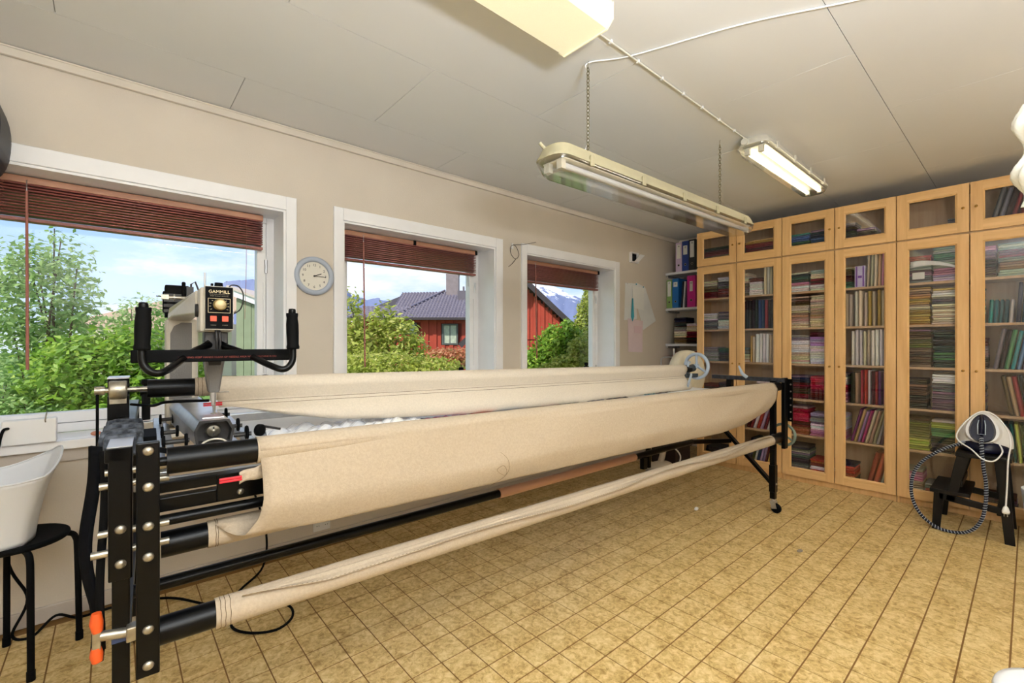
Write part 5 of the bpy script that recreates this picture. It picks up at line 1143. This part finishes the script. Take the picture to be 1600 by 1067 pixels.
# translucent container half out of frame
single('storage_tub', MB().grid(lambda u, v: (4.26 + (.10 + .04 * v) * math.cos(2 * PI * u), -.075 + (.085 + .03 * v) * math.sin(2 * PI * u), .002 + .33 * v + .0), 32, 8).add([(4.26 + .10 * math.cos(2 * PI * i / 32), -.075 + .085 * math.sin(2 * PI * i / 32), .002) for i in range(32)], [tuple(range(32))]), M_frost, 'translucent container on the floor right of the step stool', 'tub', (4.26, -.075, 0), solid=.003)
# lace hanging at the right edge, white stool lid at the lower right corner
c0 = Vector((1.80, -.255, 1.95))
def lace(u, v):
    z = 1.80 - .245 * v; r_ = .026 + .022 * math.sin(6.5 * v + .3) ** 2
    a = 2 * PI * u; return (1.636 + r_ * math.cos(a) * .8, -.020 + (r_ + .006 * math.sin(8 * a + 20 * v)) * math.sin(a), z)
lc_ = single('lace_cloth', MB().grid(lace, 48, 50), mat('white_lace', S(238, 236, 226), .8), 'white frilly cloth hanging at the right edge near the ceiling', 'cloth', (1.630, -.014, 1.56))
build('hanger', MB().tube([(1.630, -.014, 1.80), (1.630, -.014, 1.83), (1.630, .001, 1.86), (1.635, -.03, 1.90), (1.64, -.035, ZC)], .003, 6), M_zinc, lc_)
wsn = thing('white_stool', 'white plastic stool top just showing in the lower right corner', 'stool', (1.70, -.10, 0))
build('top', MB().lathe([(0, .375), (.13, .375), (.148, .37), (.152, .36), (.150, .345), (.14, .34), (0, .34)], (1.70, -.085, 0), (0, 0, 1), 40), M_whitep, wsn)
for a in (20, 140, 260): build('leg', MB().cyl((1.70 + .11 * math.cos(R(a)), -.085 + .11 * math.sin(R(a)), .34), (1.70 + .14 * math.cos(R(a)), -.085 + .14 * math.sin(R(a)), 0), .013), M_whitep, wsn)
# things under the frame at the far end
uf = thing('white_fan_base', 'white tool with a curved foot lying on the floor under the frame', 'tool', (3.95, 2.37, 0))
build('foot', MB().sph((3.94, 2.36, .045), .16, sc=(1.25, .6, .28)), M_canvas2, uf)
build('stem', MB().tube(smooth_path([(3.98, 2.37, .06), (4.0, 2.36, .12), (4.01, 2.35, .19)]), .028, 10), M_canvas2, uf)
build('lead', MB().tube(smooth_path([(4.01, 2.33, .20), (4.07, 2.28, .22), (4.13, 2.24, .14), (4.10, 2.25, .05), (4.0, 2.28, .012)]), .007, 6), M_whitep, uf)
single('black_crate', MB().box(4.20, 4.50, 2.33, 2.60, .002, .17).box(4.185, 4.515, 2.315, 2.615, .1695, .19), mat('dark_maroon_card', S(34, 18, 18), .7), 'dark box on the floor behind the white tool under the frame', 'box', (4.20, 2.33, 0), bevel=.004)
single('white_chip', MB().sph((3.22, 1.62, .014), .016, sc=(1.5, .8, .8)), M_whitep, 'small white scrap on the floor by the lower roller', 'scrap', (3.22, 1.62, 0))
single('fluff', MB().sph((3.05, .90, .003), .02, sc=(1.4, .7, .12)), mat('fluff_grey', S(150, 140, 130), .9), 'small grey tuft of fluff on the floor in front', 'scrap', (3.05, .9, 0))

# ------------------------------------------------------------------ outdoors
def out(px, y, d): 
    """point at distance d along the view for planning the garden (fixed numbers, real positions)"""
    u = (px - 800) / 709.3; return Vector((cf.x * d + crt.x * u * d, cf.y * d + crt.y * u * d, 1.229 + d * (536.6 - y) / 709.3))
GZ = -.55
def hillfn(u, v):
    x = -120 + 260 * u; y = 3.3 + 130 * v; return (x, y, GZ + .25 * math.sin(x * .13) * math.sin(y * .11) * min(1, v * 9))
M_grass = mat('lawn', S(112, 150, 62), .9, noise=(1.5, .35, 6), bump=(40, .5, .05), pos=True)
struct('ground', MB().grid(hillfn, 60, 40), M_grass)
def house_frame(o, ex):
    ex = Vector((ex[0], ex[1], 0)).normalized(); ey = Vector((-ex.y, ex.x, 0)); return lambda a, b, z: tuple(Vector((o[0], o[1], 0)) + ex * a + ey * b + Vector((0, 0, z)))
M_redw = mat('red_boards', S(186, 72, 52), .8, noise=(3, .12), pos=True)
M_redd = mat('red_board_shade_gap', S(120, 38, 28), .9)
M_tileR = mat('roof_tile_grey', S(124, 118, 132), .6, noise=(5, .15), pos=True)
M_fasc = mat('dark_fascia', S(62, 54, 56), .6)
M_chim = mat('chimney_brick', S(150, 138, 136), .9, noise=(4, .15), pos=True)
# house A, long side towards us
hA = thing('red_house', 'red boarded house with a grey tiled roof seen through the middle window', 'house', (11, 19.7, GZ), 'neighbouring houses')
P = house_frame((8.9, 21.46), (3.92, -3.43))     # a: to the right, b: away from us
def quadslab(A, B, C_, D, th, m, par, name, **kw):
    A, B, C_, D = map(Vector, (A, B, C_, D)); n = (B - A).cross(D - A).normalized() * th
    return build(name, MB().add([A, B, C_, D, A + n, B + n, C_ + n, D + n], [(0, 1, 2, 3), (7, 6, 5, 4), (0, 4, 5, 1), (1, 5, 6, 2), (2, 6, 7, 3), (3, 7, 4, 0)]), m, par, **kw)
def boards(par, Pf, a0, a1, b, z0, z1, wd, m, skip=(), topf=None):
    mb = MB(); n = int((a1 - a0) / wd)
    for i in range(n):
        a = a0 + i * wd; off = -.045 if i % 2 else 0; zt = z1 if topf is None else topf(a + wd / 2)
        segs = [(z0, zt)]
        for (sa, sb3, s0, s1) in skip:
            if a + wd > sa and a < sb3: segs = [(z0, s0), (s1, zt)]
        for (p_, q_) in segs:
            if q_ <= p_: continue
            v = [Pf(a, b + off - .03, p_), Pf(a + wd * .97, b + off - .03, p_), Pf(a + wd * .97, b + off, p_), Pf(a, b + off, p_)] + [Pf(a, b + off - .03, q_), Pf(a + wd * .97, b + off - .03, q_), Pf(a + wd * .97, b + off, q_), Pf(a, b + off, q_)]
            mb.add(v, [(0, 1, 5, 4), (1, 2, 6, 5), (3, 0, 4, 7), (4, 5, 6, 7)])
    build('cladding_boards', mb, m, par, kind='stuff')
build('wall', MB().add([P(-3, .02, GZ), P(5.75, .02, GZ), P(5.75, .02, 2.4), P(-3, .02, 2.4), P(-3, 8, GZ), P(5.75, 8, GZ), P(5.75, 8, 2.4), P(-3, 8, 2.4)], [(0, 1, 2, 3), (1, 5, 6, 2), (4, 0, 3, 7), (5, 4, 7, 6), (3, 2, 6, 7)]), M_redd, hA)
win = (4.12, 4.74, 1.25, 2.1); win2 = (1.95, 2.75, 1.75, 2.15)
boards(hA, P, -3, 5.75, 0, GZ, 2.36, .2, M_redw, skip=((win[0] - .1, win[1] + .1, win[2] - .1, win[3] + .1), (win2[0] - .1, win2[1] + .1, win2[2] - .1, win2[3] + .1)))
M_wgrey = mat('window_trim_grey', S(92, 96, 92), .6); M_curt = mat('curtained_pane', S(206, 214, 190), .4, noise=(7, .25), pos=True)
for (a0, a1, z0, z1) in (win, win2):
    f = MB()
    for (p, q, r_, s_) in ((a0 - .08, a0, z0 - .08, z1 + .08), (a1, a1 + .08, z0 - .08, z1 + .08), (a0, a1, z0 - .08, z0), (a0, a1, z1, z1 + .08)):
        f.add([P(p, -.09, r_), P(q, -.09, r_), P(q, -.09, s_), P(p, -.09, s_), P(p, 0, r_), P(q, 0, r_), P(q, 0, s_), P(p, 0, s_)], [(0, 1, 2, 3), (4, 0, 3, 7), (1, 5, 6, 2), (3, 2, 6, 7), (4, 5, 1, 0)])
    fw_ = build('window', f, M_wgrey, hA)
    build('pane', MB().add([P(a0, -.03, z0), P(a1, -.03, z0), P(a1, -.03, z1), P(a0, -.03, z1)], [(0, 1, 2, 3)]), M_curt, fw_)
    build('curtain', MB().add([P((a0 + a1) / 2 - .02, -.035, z0), P((a0 + a1) / 2 + .02, -.035, z0), P((a0 + a1) / 2 + .02, -.035, z1), P((a0 + a1) / 2 - .02, -.035, z1)], [(0, 1, 2, 3)]), M_wgrey, fw_)
def tiled(par, A, B, C_, D, nx, ny, name='roof_tiles'):
    """A,B eave left/right; C,D ridge right/left"""
    A, B, C_, D = map(Vector, (A, B, C_, D)); nrm = (B - A).cross(D - A).normalized()
    if nrm.z < 0: nrm = -nrm
    mb = MB(); K = nx * 4
    for j in range(ny):
        vs = []
        for jj, (v, lift) in enumerate(((j / ny, .10), ((j + 1) / ny, .005))):
            for i in range(K + 1):
                u = i / K; p = A.lerp(B, u).lerp(D.lerp(C_, u), v); vs.append(p + nrm * (lift + .035 * math.cos(2 * PI * u * nx)))
        for i in range(K + 1):
            u = i / K; p = A.lerp(B, u).lerp(D.lerp(C_, u), j / ny); vs.append(p + nrm * (.0 + .035 * math.cos(2 * PI * u * nx)))
        m_ = K + 1
        mb.add(vs, [(i, i + 1, m_ + i + 1, m_ + i) for i in range(K)] + [(2 * m_ + i, 2 * m_ + i + 1, i + 1, i) for i in range(K)], True)
    build(name, mb, M_tileR, par, kind='stuff')
e0, e1, r0_, r1_ = P(-.2, -.5, 2.42), P(5.75, -.5, 2.42), P(5.75, 4.0, 4.22), P(1.5, 4.0, 4.05)
tiled(hA, P(1.55, -.5, 2.42), e1, r1_ if False else P(5.75, 4.0, 4.22), P(1.2, 4.0, 4.12), 26, 14)
tiled(hA, P(-.6, -.55, 2.50), P(1.75, -.55, 2.42), P(2.45, 1.2, 3.05), P(.0, 1.2, 3.10), 11, 6)
build('roof_underlay', MB().add([P(-.6, -.5, 2.36), P(5.75, -.5, 2.36), P(5.75, 4.0, 4.14), P(1.2, 4.0, 4.0), P(5.75, 8.5, 2.36), P(-.6, 8.5, 2.36)], [(0, 1, 2, 3), (3, 2, 4, 5), (0, 3, 5)]), M_fasc, hA)
build('gutter', MB().bar(P(-.6, -.58, 2.40), P(5.75, -.58, 2.40), .10, .11), M_fasc, hA)
build('hip_ridge', MB().tube([P(2.3, 1.0, 3.1), P(3.6, 3.9, 4.25)], .06, 8), M_tileR, hA)
cA = P(4.1, 3.6, 0); 
build('chimney', MB().box(-.34, .34, -.3, .3, 3.9, 5.05, Matrix.Translation(Vector((cA[0], cA[1], 0))) @ Matrix.Rotation(math.atan2(-3.43, 3.92), 4, 'Z')).box(-.36, .36, -.25, .25, 5.05, 5.13, Matrix.Translation(Vector((cA[0], cA[1], 0))) @ Matrix.Rotation(math.atan2(-3.43, 3.92), 4, 'Z')), M_chim, hA)
cB = P(4.75, 2.4, 0)
build('chimney', MB().box(-.22, .22, -.2, .2, 3.3, 4.05, Matrix.Translation(Vector((cB[0], cB[1], 0))) @ Matrix.Rotation(math.atan2(-3.43, 3.92), 4, 'Z')).cyl((cB[0] + .1, cB[1], 4.05), (cB[0] + .1, cB[1], 4.3), .05), mat('chimney_sheet', S(104, 98, 104), .6), hA)
# gable, through the right window
hB = thing('red_gable', 'red gable end with dark bargeboards seen through the third window', 'house', (12.5, 13, GZ), 'neighbouring houses')
Q = house_frame((12.30, 13.16), (1.24, -1.09))
gt_ = lambda a: 3.38 - .93 * abs(a)
build('wall', MB().prism([Q(-2.6, .02, GZ), Q(2.05, .02, GZ), Q(2.05, .02, 1.45), Q(0, .02, 3.38), Q(-2.6, .02, .97)], Vector(Q(0, 2.2, 0)) - Vector(Q(0, 0, 0))), M_redd, hB)
boards(hB, Q, -2.6, 2.05, 0, 1.39, 0, .15, M_redw, topf=lambda a: gt_(a)); boards(hB, Q, -2.6, 2.05, -.0, GZ, 1.35, .15, M_redw, topf=lambda a: min(1.35, gt_(a)))
build('bargeboard', MB().bar(Q(0, -.45, 3.58), Q(2.35, -.45, 1.36), .08, .2), M_fasc, hB); build('bargeboard', MB().bar(Q(0, -.45, 3.58), Q(-2.6, -.45, 1.14), .08, .2), M_fasc, hB)
for s_ in (1, -1): quadslab(Q(0, -.5, 3.55), Q(2.4 * s_, -.5, 1.28), Q(2.4 * s_, 2.4, 1.28), Q(0, 2.4, 3.55), .1, M_fasc, hB, 'roof_slope')
for i in range(7): build('rafter_end', MB().bar(Q(.35 + .3 * i, -.35, 3.1 - .283 * i), Q(.35 + .3 * i, .0, 3.1 - .283 * i), .05, .09), M_redd, hB)
# green barn and pale roof, through the left window
hC = thing('green_shed', 'pale green boarded shed with a white bargeboard seen through the leftmost window', 'shed', (2.3, 14, GZ), 'neighbouring houses')
T_ = house_frame((1.55, 14.58), (1.08, -.94)); TA = 1.15; M_gw = mat('green_boards', S(150, 160, 128), .8, noise=(3, .15), pos=True)
build('wall', MB().prism([T_(TA, .03, GZ), T_(2.9, .03, GZ), T_(2.9, .03, 1.78), T_(TA, .03, 2.46)], Vector(T_(0, 3, 0)) - Vector(T_(0, 0, 0))), mat('green_gap', S(84, 92, 70), .9), hC)
for i in range(9):
    a = TA + i * .2
    zt = 2.95 - .39 * (a + .2); build('plank', MB().prism([T_(a, 0, GZ), T_(a + .185, 0, GZ), T_(a + .185, 0, zt - .07), T_(a, 0, zt)], Vector(T_(0, .03, 0)) - Vector(T_(0, 0, 0))), M_gw, hC)
build('bargeboard', MB().bar(T_(TA - .15, -.12, 2.61), T_(3.1, -.12, 1.80), .05, .16), M_white, hC)
quadslab(T_(TA - .15, -.2, 2.69), T_(3.1, -.2, 1.88), T_(3.1, 4, 1.88), T_(TA - .15, 4, 2.69), .06, mat('shed_roof', S(206, 190, 176), .7), hC, 'roof')
hD = thing('pale_roofed_house', 'house with a broad sand-coloured roof behind the bushes at left', 'house', (1, 33, GZ), 'neighbouring houses')
U_ = house_frame((-1.2, 34.2), (1.0, -.87))
quadslab(U_(0, -2, 2.0), U_(8, -2, 1.8), U_(8, 3, 4.2), U_(4.6, 3, 4.35), .12, mat('sand_roof', S(186, 158, 130), .8, noise=(2, .08), pos=True), hD, 'roof')
build('wall', MB().prism([U_(0, 0, GZ), U_(8, 0, GZ), U_(8, 0, 2.3), U_(0, 0, 2.2)], Vector(U_(0, 5, 0)) - Vector(U_(0, 0, 0))), mat('cream_house_wall', S(214, 204, 184), .8), hD)
build('verge', MB().bar(U_(-.1, -2, 2.02), U_(4.6, 3, 4.42), .12, .12), M_fasc, hD)
# fences
M_fen = mat('grey_fence', S(128, 134, 126), .9, noise=(4, .2), pos=True)
for (nm, lab_, A, B, z1, n_) in (('garden_fence', 'grey board fence behind the left bushes', out(-60, 0, 10), out(170, 0, 11), .35, 16), ('garden_fence', 'grey board fence behind the bushes of the middle window', out(500, 0, 9), out(620, 0, 9.5), .65, 14)):
    A.z = B.z = 0; fe = thing(nm, lab_, 'fence', (A.x, A.y, GZ), 'garden fences')
    dv = (B - A) / n_
    for i in range(n_):
        p = A + dv * i; q = A + dv * (i + .9); build('board', MB().bar((p.x, p.y, (GZ + z1) / 2), (q.x, q.y, (GZ + z1) / 2), .025, z1 - GZ), M_fen, fe)
    build('rail', MB().bar((A.x, A.y + .04, z1 - .15), (B.x, B.y + .04, z1 - .15), .04, .07), M_fen, fe)
# mountains
def mount(name, lab_, x0p, x1p, d, prof, snow, seed):
    mb = MB(); K = 90; Lr = 26; rd = random.Random(seed)
    ph = [rd.uniform(0, 6) for _ in range(6)]
    def f(u, v):
        px = x0p + (x1p - x0p) * u; yt = interp(prof, px)
        b = out(px, 536, d * (1 - .35 * (1 - v)));  t = out(px, yt, d); hh = (t.z - GZ) * (v ** 1.1)
        rg = (math.sin(u * 60 + ph[0] + 5 * v) + .5 * math.sin(u * 131 + ph[1] - 9 * v) + .3 * math.sin(u * 260 + ph[2] + 15 * v))
        return (b.x + rg * d * .004, b.y + rg * d * .004, GZ - 2 + hh + rg * d * .0016 * v * (1.0))
    mb.grid(f, K, Lr)
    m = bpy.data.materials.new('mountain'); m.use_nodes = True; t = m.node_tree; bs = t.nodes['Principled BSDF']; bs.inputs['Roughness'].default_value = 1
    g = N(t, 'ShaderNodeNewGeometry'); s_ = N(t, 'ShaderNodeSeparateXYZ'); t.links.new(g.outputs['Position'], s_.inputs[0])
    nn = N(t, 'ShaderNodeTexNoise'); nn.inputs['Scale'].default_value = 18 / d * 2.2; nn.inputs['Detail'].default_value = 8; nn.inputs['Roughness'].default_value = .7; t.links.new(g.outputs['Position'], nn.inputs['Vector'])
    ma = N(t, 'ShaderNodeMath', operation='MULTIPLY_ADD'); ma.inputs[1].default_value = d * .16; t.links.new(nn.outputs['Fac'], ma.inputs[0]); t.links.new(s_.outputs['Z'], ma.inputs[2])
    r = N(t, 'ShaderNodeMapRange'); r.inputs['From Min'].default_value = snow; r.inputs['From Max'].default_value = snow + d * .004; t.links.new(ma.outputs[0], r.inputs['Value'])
    x = N(t, 'ShaderNodeMix', data_type='RGBA'); x.inputs[6].default_value = S(118, 130, 164); x.inputs[7].default_value = S(236, 238, 246); t.links.new(r.outputs[0], x.inputs[0]); t.links.new(x.outputs[2], bs.inputs['Base Color'])  # blue-grey rock colour has the distance haze painted in
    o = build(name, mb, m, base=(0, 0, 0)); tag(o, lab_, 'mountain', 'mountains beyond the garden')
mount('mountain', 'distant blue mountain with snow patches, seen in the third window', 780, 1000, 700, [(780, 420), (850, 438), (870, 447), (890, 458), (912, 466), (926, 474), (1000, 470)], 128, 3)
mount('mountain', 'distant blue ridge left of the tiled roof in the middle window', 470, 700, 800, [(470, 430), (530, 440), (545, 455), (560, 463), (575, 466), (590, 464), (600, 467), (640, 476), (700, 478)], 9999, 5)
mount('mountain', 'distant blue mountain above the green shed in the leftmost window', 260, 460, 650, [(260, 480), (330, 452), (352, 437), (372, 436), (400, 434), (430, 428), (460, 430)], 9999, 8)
# foliage
def leafmat(name, c1, c2, c3):
    m = bpy.data.materials.new(name); m.use_nodes = True; t = m.node_tree; b = t.nodes['Principled BSDF']
    a = N(t, 'ShaderNodeAttribute', attribute_name='tone'); r = N(t, 'ShaderNodeValToRGB'); r.color_ramp.elements[0].color = c1; r.color_ramp.elements[1].color = c3; e_ = r.color_ramp.elements.new(.5); e_.color = c2
    t.links.new(a.outputs['Fac'], r.inputs[0]); t.links.new(r.outputs[0], b.inputs['Base Color']); b.inputs['Roughness'].default_value = .55
    tr = N(t, 'ShaderNodeBsdfTranslucent'); t.links.new(r.outputs[0], tr.inputs[0]); x = N(t, 'ShaderNodeMixShader'); x.inputs[0].default_value = .4
    t.links.new(b.outputs[0], x.inputs[1]); t.links.new(tr.outputs[0], x.inputs[2]); t.links.new(x.outputs[0], t.nodes['Material Output'].inputs[0]); return m
LG = leafmat('leaf_green', S(84, 124, 36), S(136, 178, 54), S(196, 218, 92))
LL = leafmat('leaf_light', S(104, 142, 76), S(152, 188, 104), S(200, 222, 146))
LY = leafmat('leaf_yellow_green', S(134, 156, 54), S(186, 196, 84), S(224, 218, 136))
LRd = leafmat('leaf_orange_flower', S(150, 150, 80), S(214, 136, 96), S(230, 190, 140))
def leaves(name, m, par, lobes, n, size, seed, base):
    rs = np.random.RandomState(seed); lob = np.array(lobes, float); wts = lob[:, 3] * lob[:, 4] * lob[:, 5]; wts = wts / wts.sum()
    k = rs.choice(len(lob), n, p=wts); d = rs.normal(size=(n, 3)); d /= np.linalg.norm(d, axis=1)[:, None]
    rr = rs.uniform(.25, 1, n) ** .55 * (1 + .12 * rs.normal(size=n)); c = lob[k, :3] + d * rr[:, None] * lob[k, 3:6]
    # clump along twigs
    a = rs.normal(size=(n, 3)); a /= np.linalg.norm(a, axis=1)[:, None]; up = d * .4 + np.array([0, 0, .9]) + .6 * rs.normal(size=(n, 3)); up /= np.linalg.norm(up, axis=1)[:, None]
    s_ = np.cross(up, a); s_ /= np.linalg.norm(s_, axis=1)[:, None]; tt = np.cross(up, s_); sz = size * rs.uniform(.6, 1.3, n)[:, None]
    v = np.stack([c - s_ * sz, c + tt * sz * .45 + up * sz * .12, c + s_ * sz, c - tt * sz * .45 + up * sz * .12], 1).reshape(-1, 3) - np.array(base)
    me = bpy.data.meshes.new(name); me.vertices.add(n * 4); me.vertices.foreach_set('co', v.ravel()); me.loops.add(n * 4); me.loops.foreach_set('vertex_index', np.arange(n * 4))
    me.polygons.add(n); me.polygons.foreach_set('loop_start', np.arange(n) * 4); me.polygons.foreach_set('loop_total', np.full(n, 4))
    tone = np.clip(rs.normal(.5, .22, n), 0, 1); at = me.attributes.new('tone', 'FLOAT', 'POINT'); at.data.foreach_set('value', np.repeat(tone, 4).astype(np.float32))
    me.materials.append(m); me.update(); me.validate(); o = bpy.data.objects.new(name, me); C.objects.link(o); o.parent = par; o['kind'] = 'stuff'; return o
M_bark = mat('bark', S(96, 80, 58), .9, noise=(20, .3))
def bush(label, cat, lobes_px, d, n, size, m, seed, grp='garden bushes', name='garden_bush', trunkpx=None):
    """lobes: (pixel x, pixel y, radius px wide, radius px high, depth metres)"""
    L_ = []
    for (px, py, rx, ry, dd) in lobes_px:
        p = out(px, py, d + dd); L_.append((p.x, p.y, p.z, rx / 709.3 * (d + dd) * .9, rx / 709.3 * (d + dd) * .9, ry / 709.3 * (d + dd)))
    cx = sum(l[0] for l in L_) / len(L_); cy = sum(l[1] for l in L_) / len(L_)
    b = thing(name, label, cat, (cx, cy, GZ), grp)
    leaves('foliage', m, b, L_, n, size, seed, (cx, cy, GZ))
    rd = random.Random(seed)
    for l in L_[:6]: build('stem', MB().tube(smooth_path([(cx + rd.uniform(-.1, .1), cy + rd.uniform(-.1, .1), GZ), ((cx + l[0]) / 2 + rd.uniform(-.15, .15), (cy + l[1]) / 2, (GZ + l[2]) / 2), (l[0], l[1], l[2] + l[5] * .5)], 4), [.03 - .024 * i / 8 for i in range(9)], 6), M_bark, b)
bush('tall airy pale green shrub filling the left of the first window', 'bush', [(60, 470, 75, 95, 0), (20, 560, 60, 90, 0), (95, 400, 30, 45, 0), (120, 450, 38, 60, 0), (85, 368, 14, 22, 0), (40, 420, 45, 55, 0), (145, 500, 30, 30, 0), (135, 395, 14, 22, 0), (100, 540, 60, 60, .3)], 6.0, 5200, .048, LL, 1)
bush('dense bright green currant bush low in the first window', 'bush', [(150, 590, 95, 60, 0), (90, 620, 60, 35, -.2), (215, 550, 50, 42, 0), (250, 605, 50, 55, 0), (180, 545, 50, 36, .2), (120, 560, 45, 40, 0), (290, 590, 50, 45, .4), (190, 640, 100, 30, 0)], 5.0, 11000, .045, LG, 2)
bush('low weeds and pink flowers at the foot of the fence in the first window', 'plants', [(40, 640, 70, 30, 0), (10, 620, 40, 40, 0), (90, 655, 60, 18, 0)], 4.6, 2600, .03, LL, 3)
bush('feathery shrub before the pale roof in the first window', 'bush', [(205, 490, 26, 26, 0), (235, 500, 30, 40, 0), (190, 505, 25, 22, 0), (262, 520, 20, 50, 0)], 8.5, 900, .05, LL, 4)
bush('yellow-green shrub at the left of the middle window', 'bush', [(548, 500, 26, 48, 0), (575, 540, 45, 45, 0), (600, 505, 26, 30, 0), (625, 530, 36, 36, 0), (650, 545, 24, 30, 0), (560, 560, 60, 30, 0), (605, 478, 8, 12, 0)], 7.0, 6000, .045, LY, 5)
bush('low pale green hedge along the foot of the middle window', 'bush', [(560, 572, 60, 22, 0), (620, 572, 60, 22, 0), (680, 576, 50, 18, 0)], 5.0, 5000, .028, LY, 6)
bush('orange-red flowering shrubs before the red house', 'bush', [(700, 562, 36, 18, 0), (680, 556, 18, 10, 0), (728, 560, 26, 18, 0)], 9.0, 2600, .05, LRd, 7)
bush('green bush before the red gable in the third window', 'bush', [(865, 545, 32, 34, 0), (845, 565, 30, 25, 0), (890, 540, 28, 35, 0), (862, 515, 8, 12, 0), (885, 510, 12, 12, 0), (835, 575, 24, 15, 0)], 6.0, 6500, .036, LG, 8)
bush('yellow-green bush at the right of the third window', 'bush', [(905, 555, 22, 30, 0), (885, 570, 30, 16, 0), (860, 578, 22, 12, 0), (925, 545, 14, 40, .5)], 5.6, 4200, .03, LY, 9)
bush('slender birch tree beyond the third window', 'tree', [(912, 490, 12, 26, 0), (905, 520, 12, 30, 0), (918, 470, 9, 20, 0), (930, 500, 14, 45, 0), (915, 455, 5, 9, 0)], 16.0, 5200, .06, LY, 10, name='birch_tree')
for k, (px, y, d) in enumerate([(650, 550, 75), (480, 560, 48), (310, 552, 60), (800, 552, 60), (960, 540, 60)]):
    bush(['dark tree line behind the red house', 'tree behind the wall between the windows', 'distant tree behind the green shed', 'trees between the house and the gable', 'distant trees right of the gable'][k], 'tree', [(px, y - 20, 70, 22, 0), (px + 40, y - 14, 50, 18, 0), (px - 40, y - 12, 50, 18, 0)], d, 2500, .28, LG, 20 + k, grp='distant trees', name='distant_tree')
# eaves of this house outside, roof over the room
struct('roof', MB().box(XL - .3, XR + .6, YB - .3, YW + .34, ZC + .125, ZC + .3).box(XL - .3, XR + .6, YW + .34, YW + .9, ZC + .05, ZC + .2), M_white)
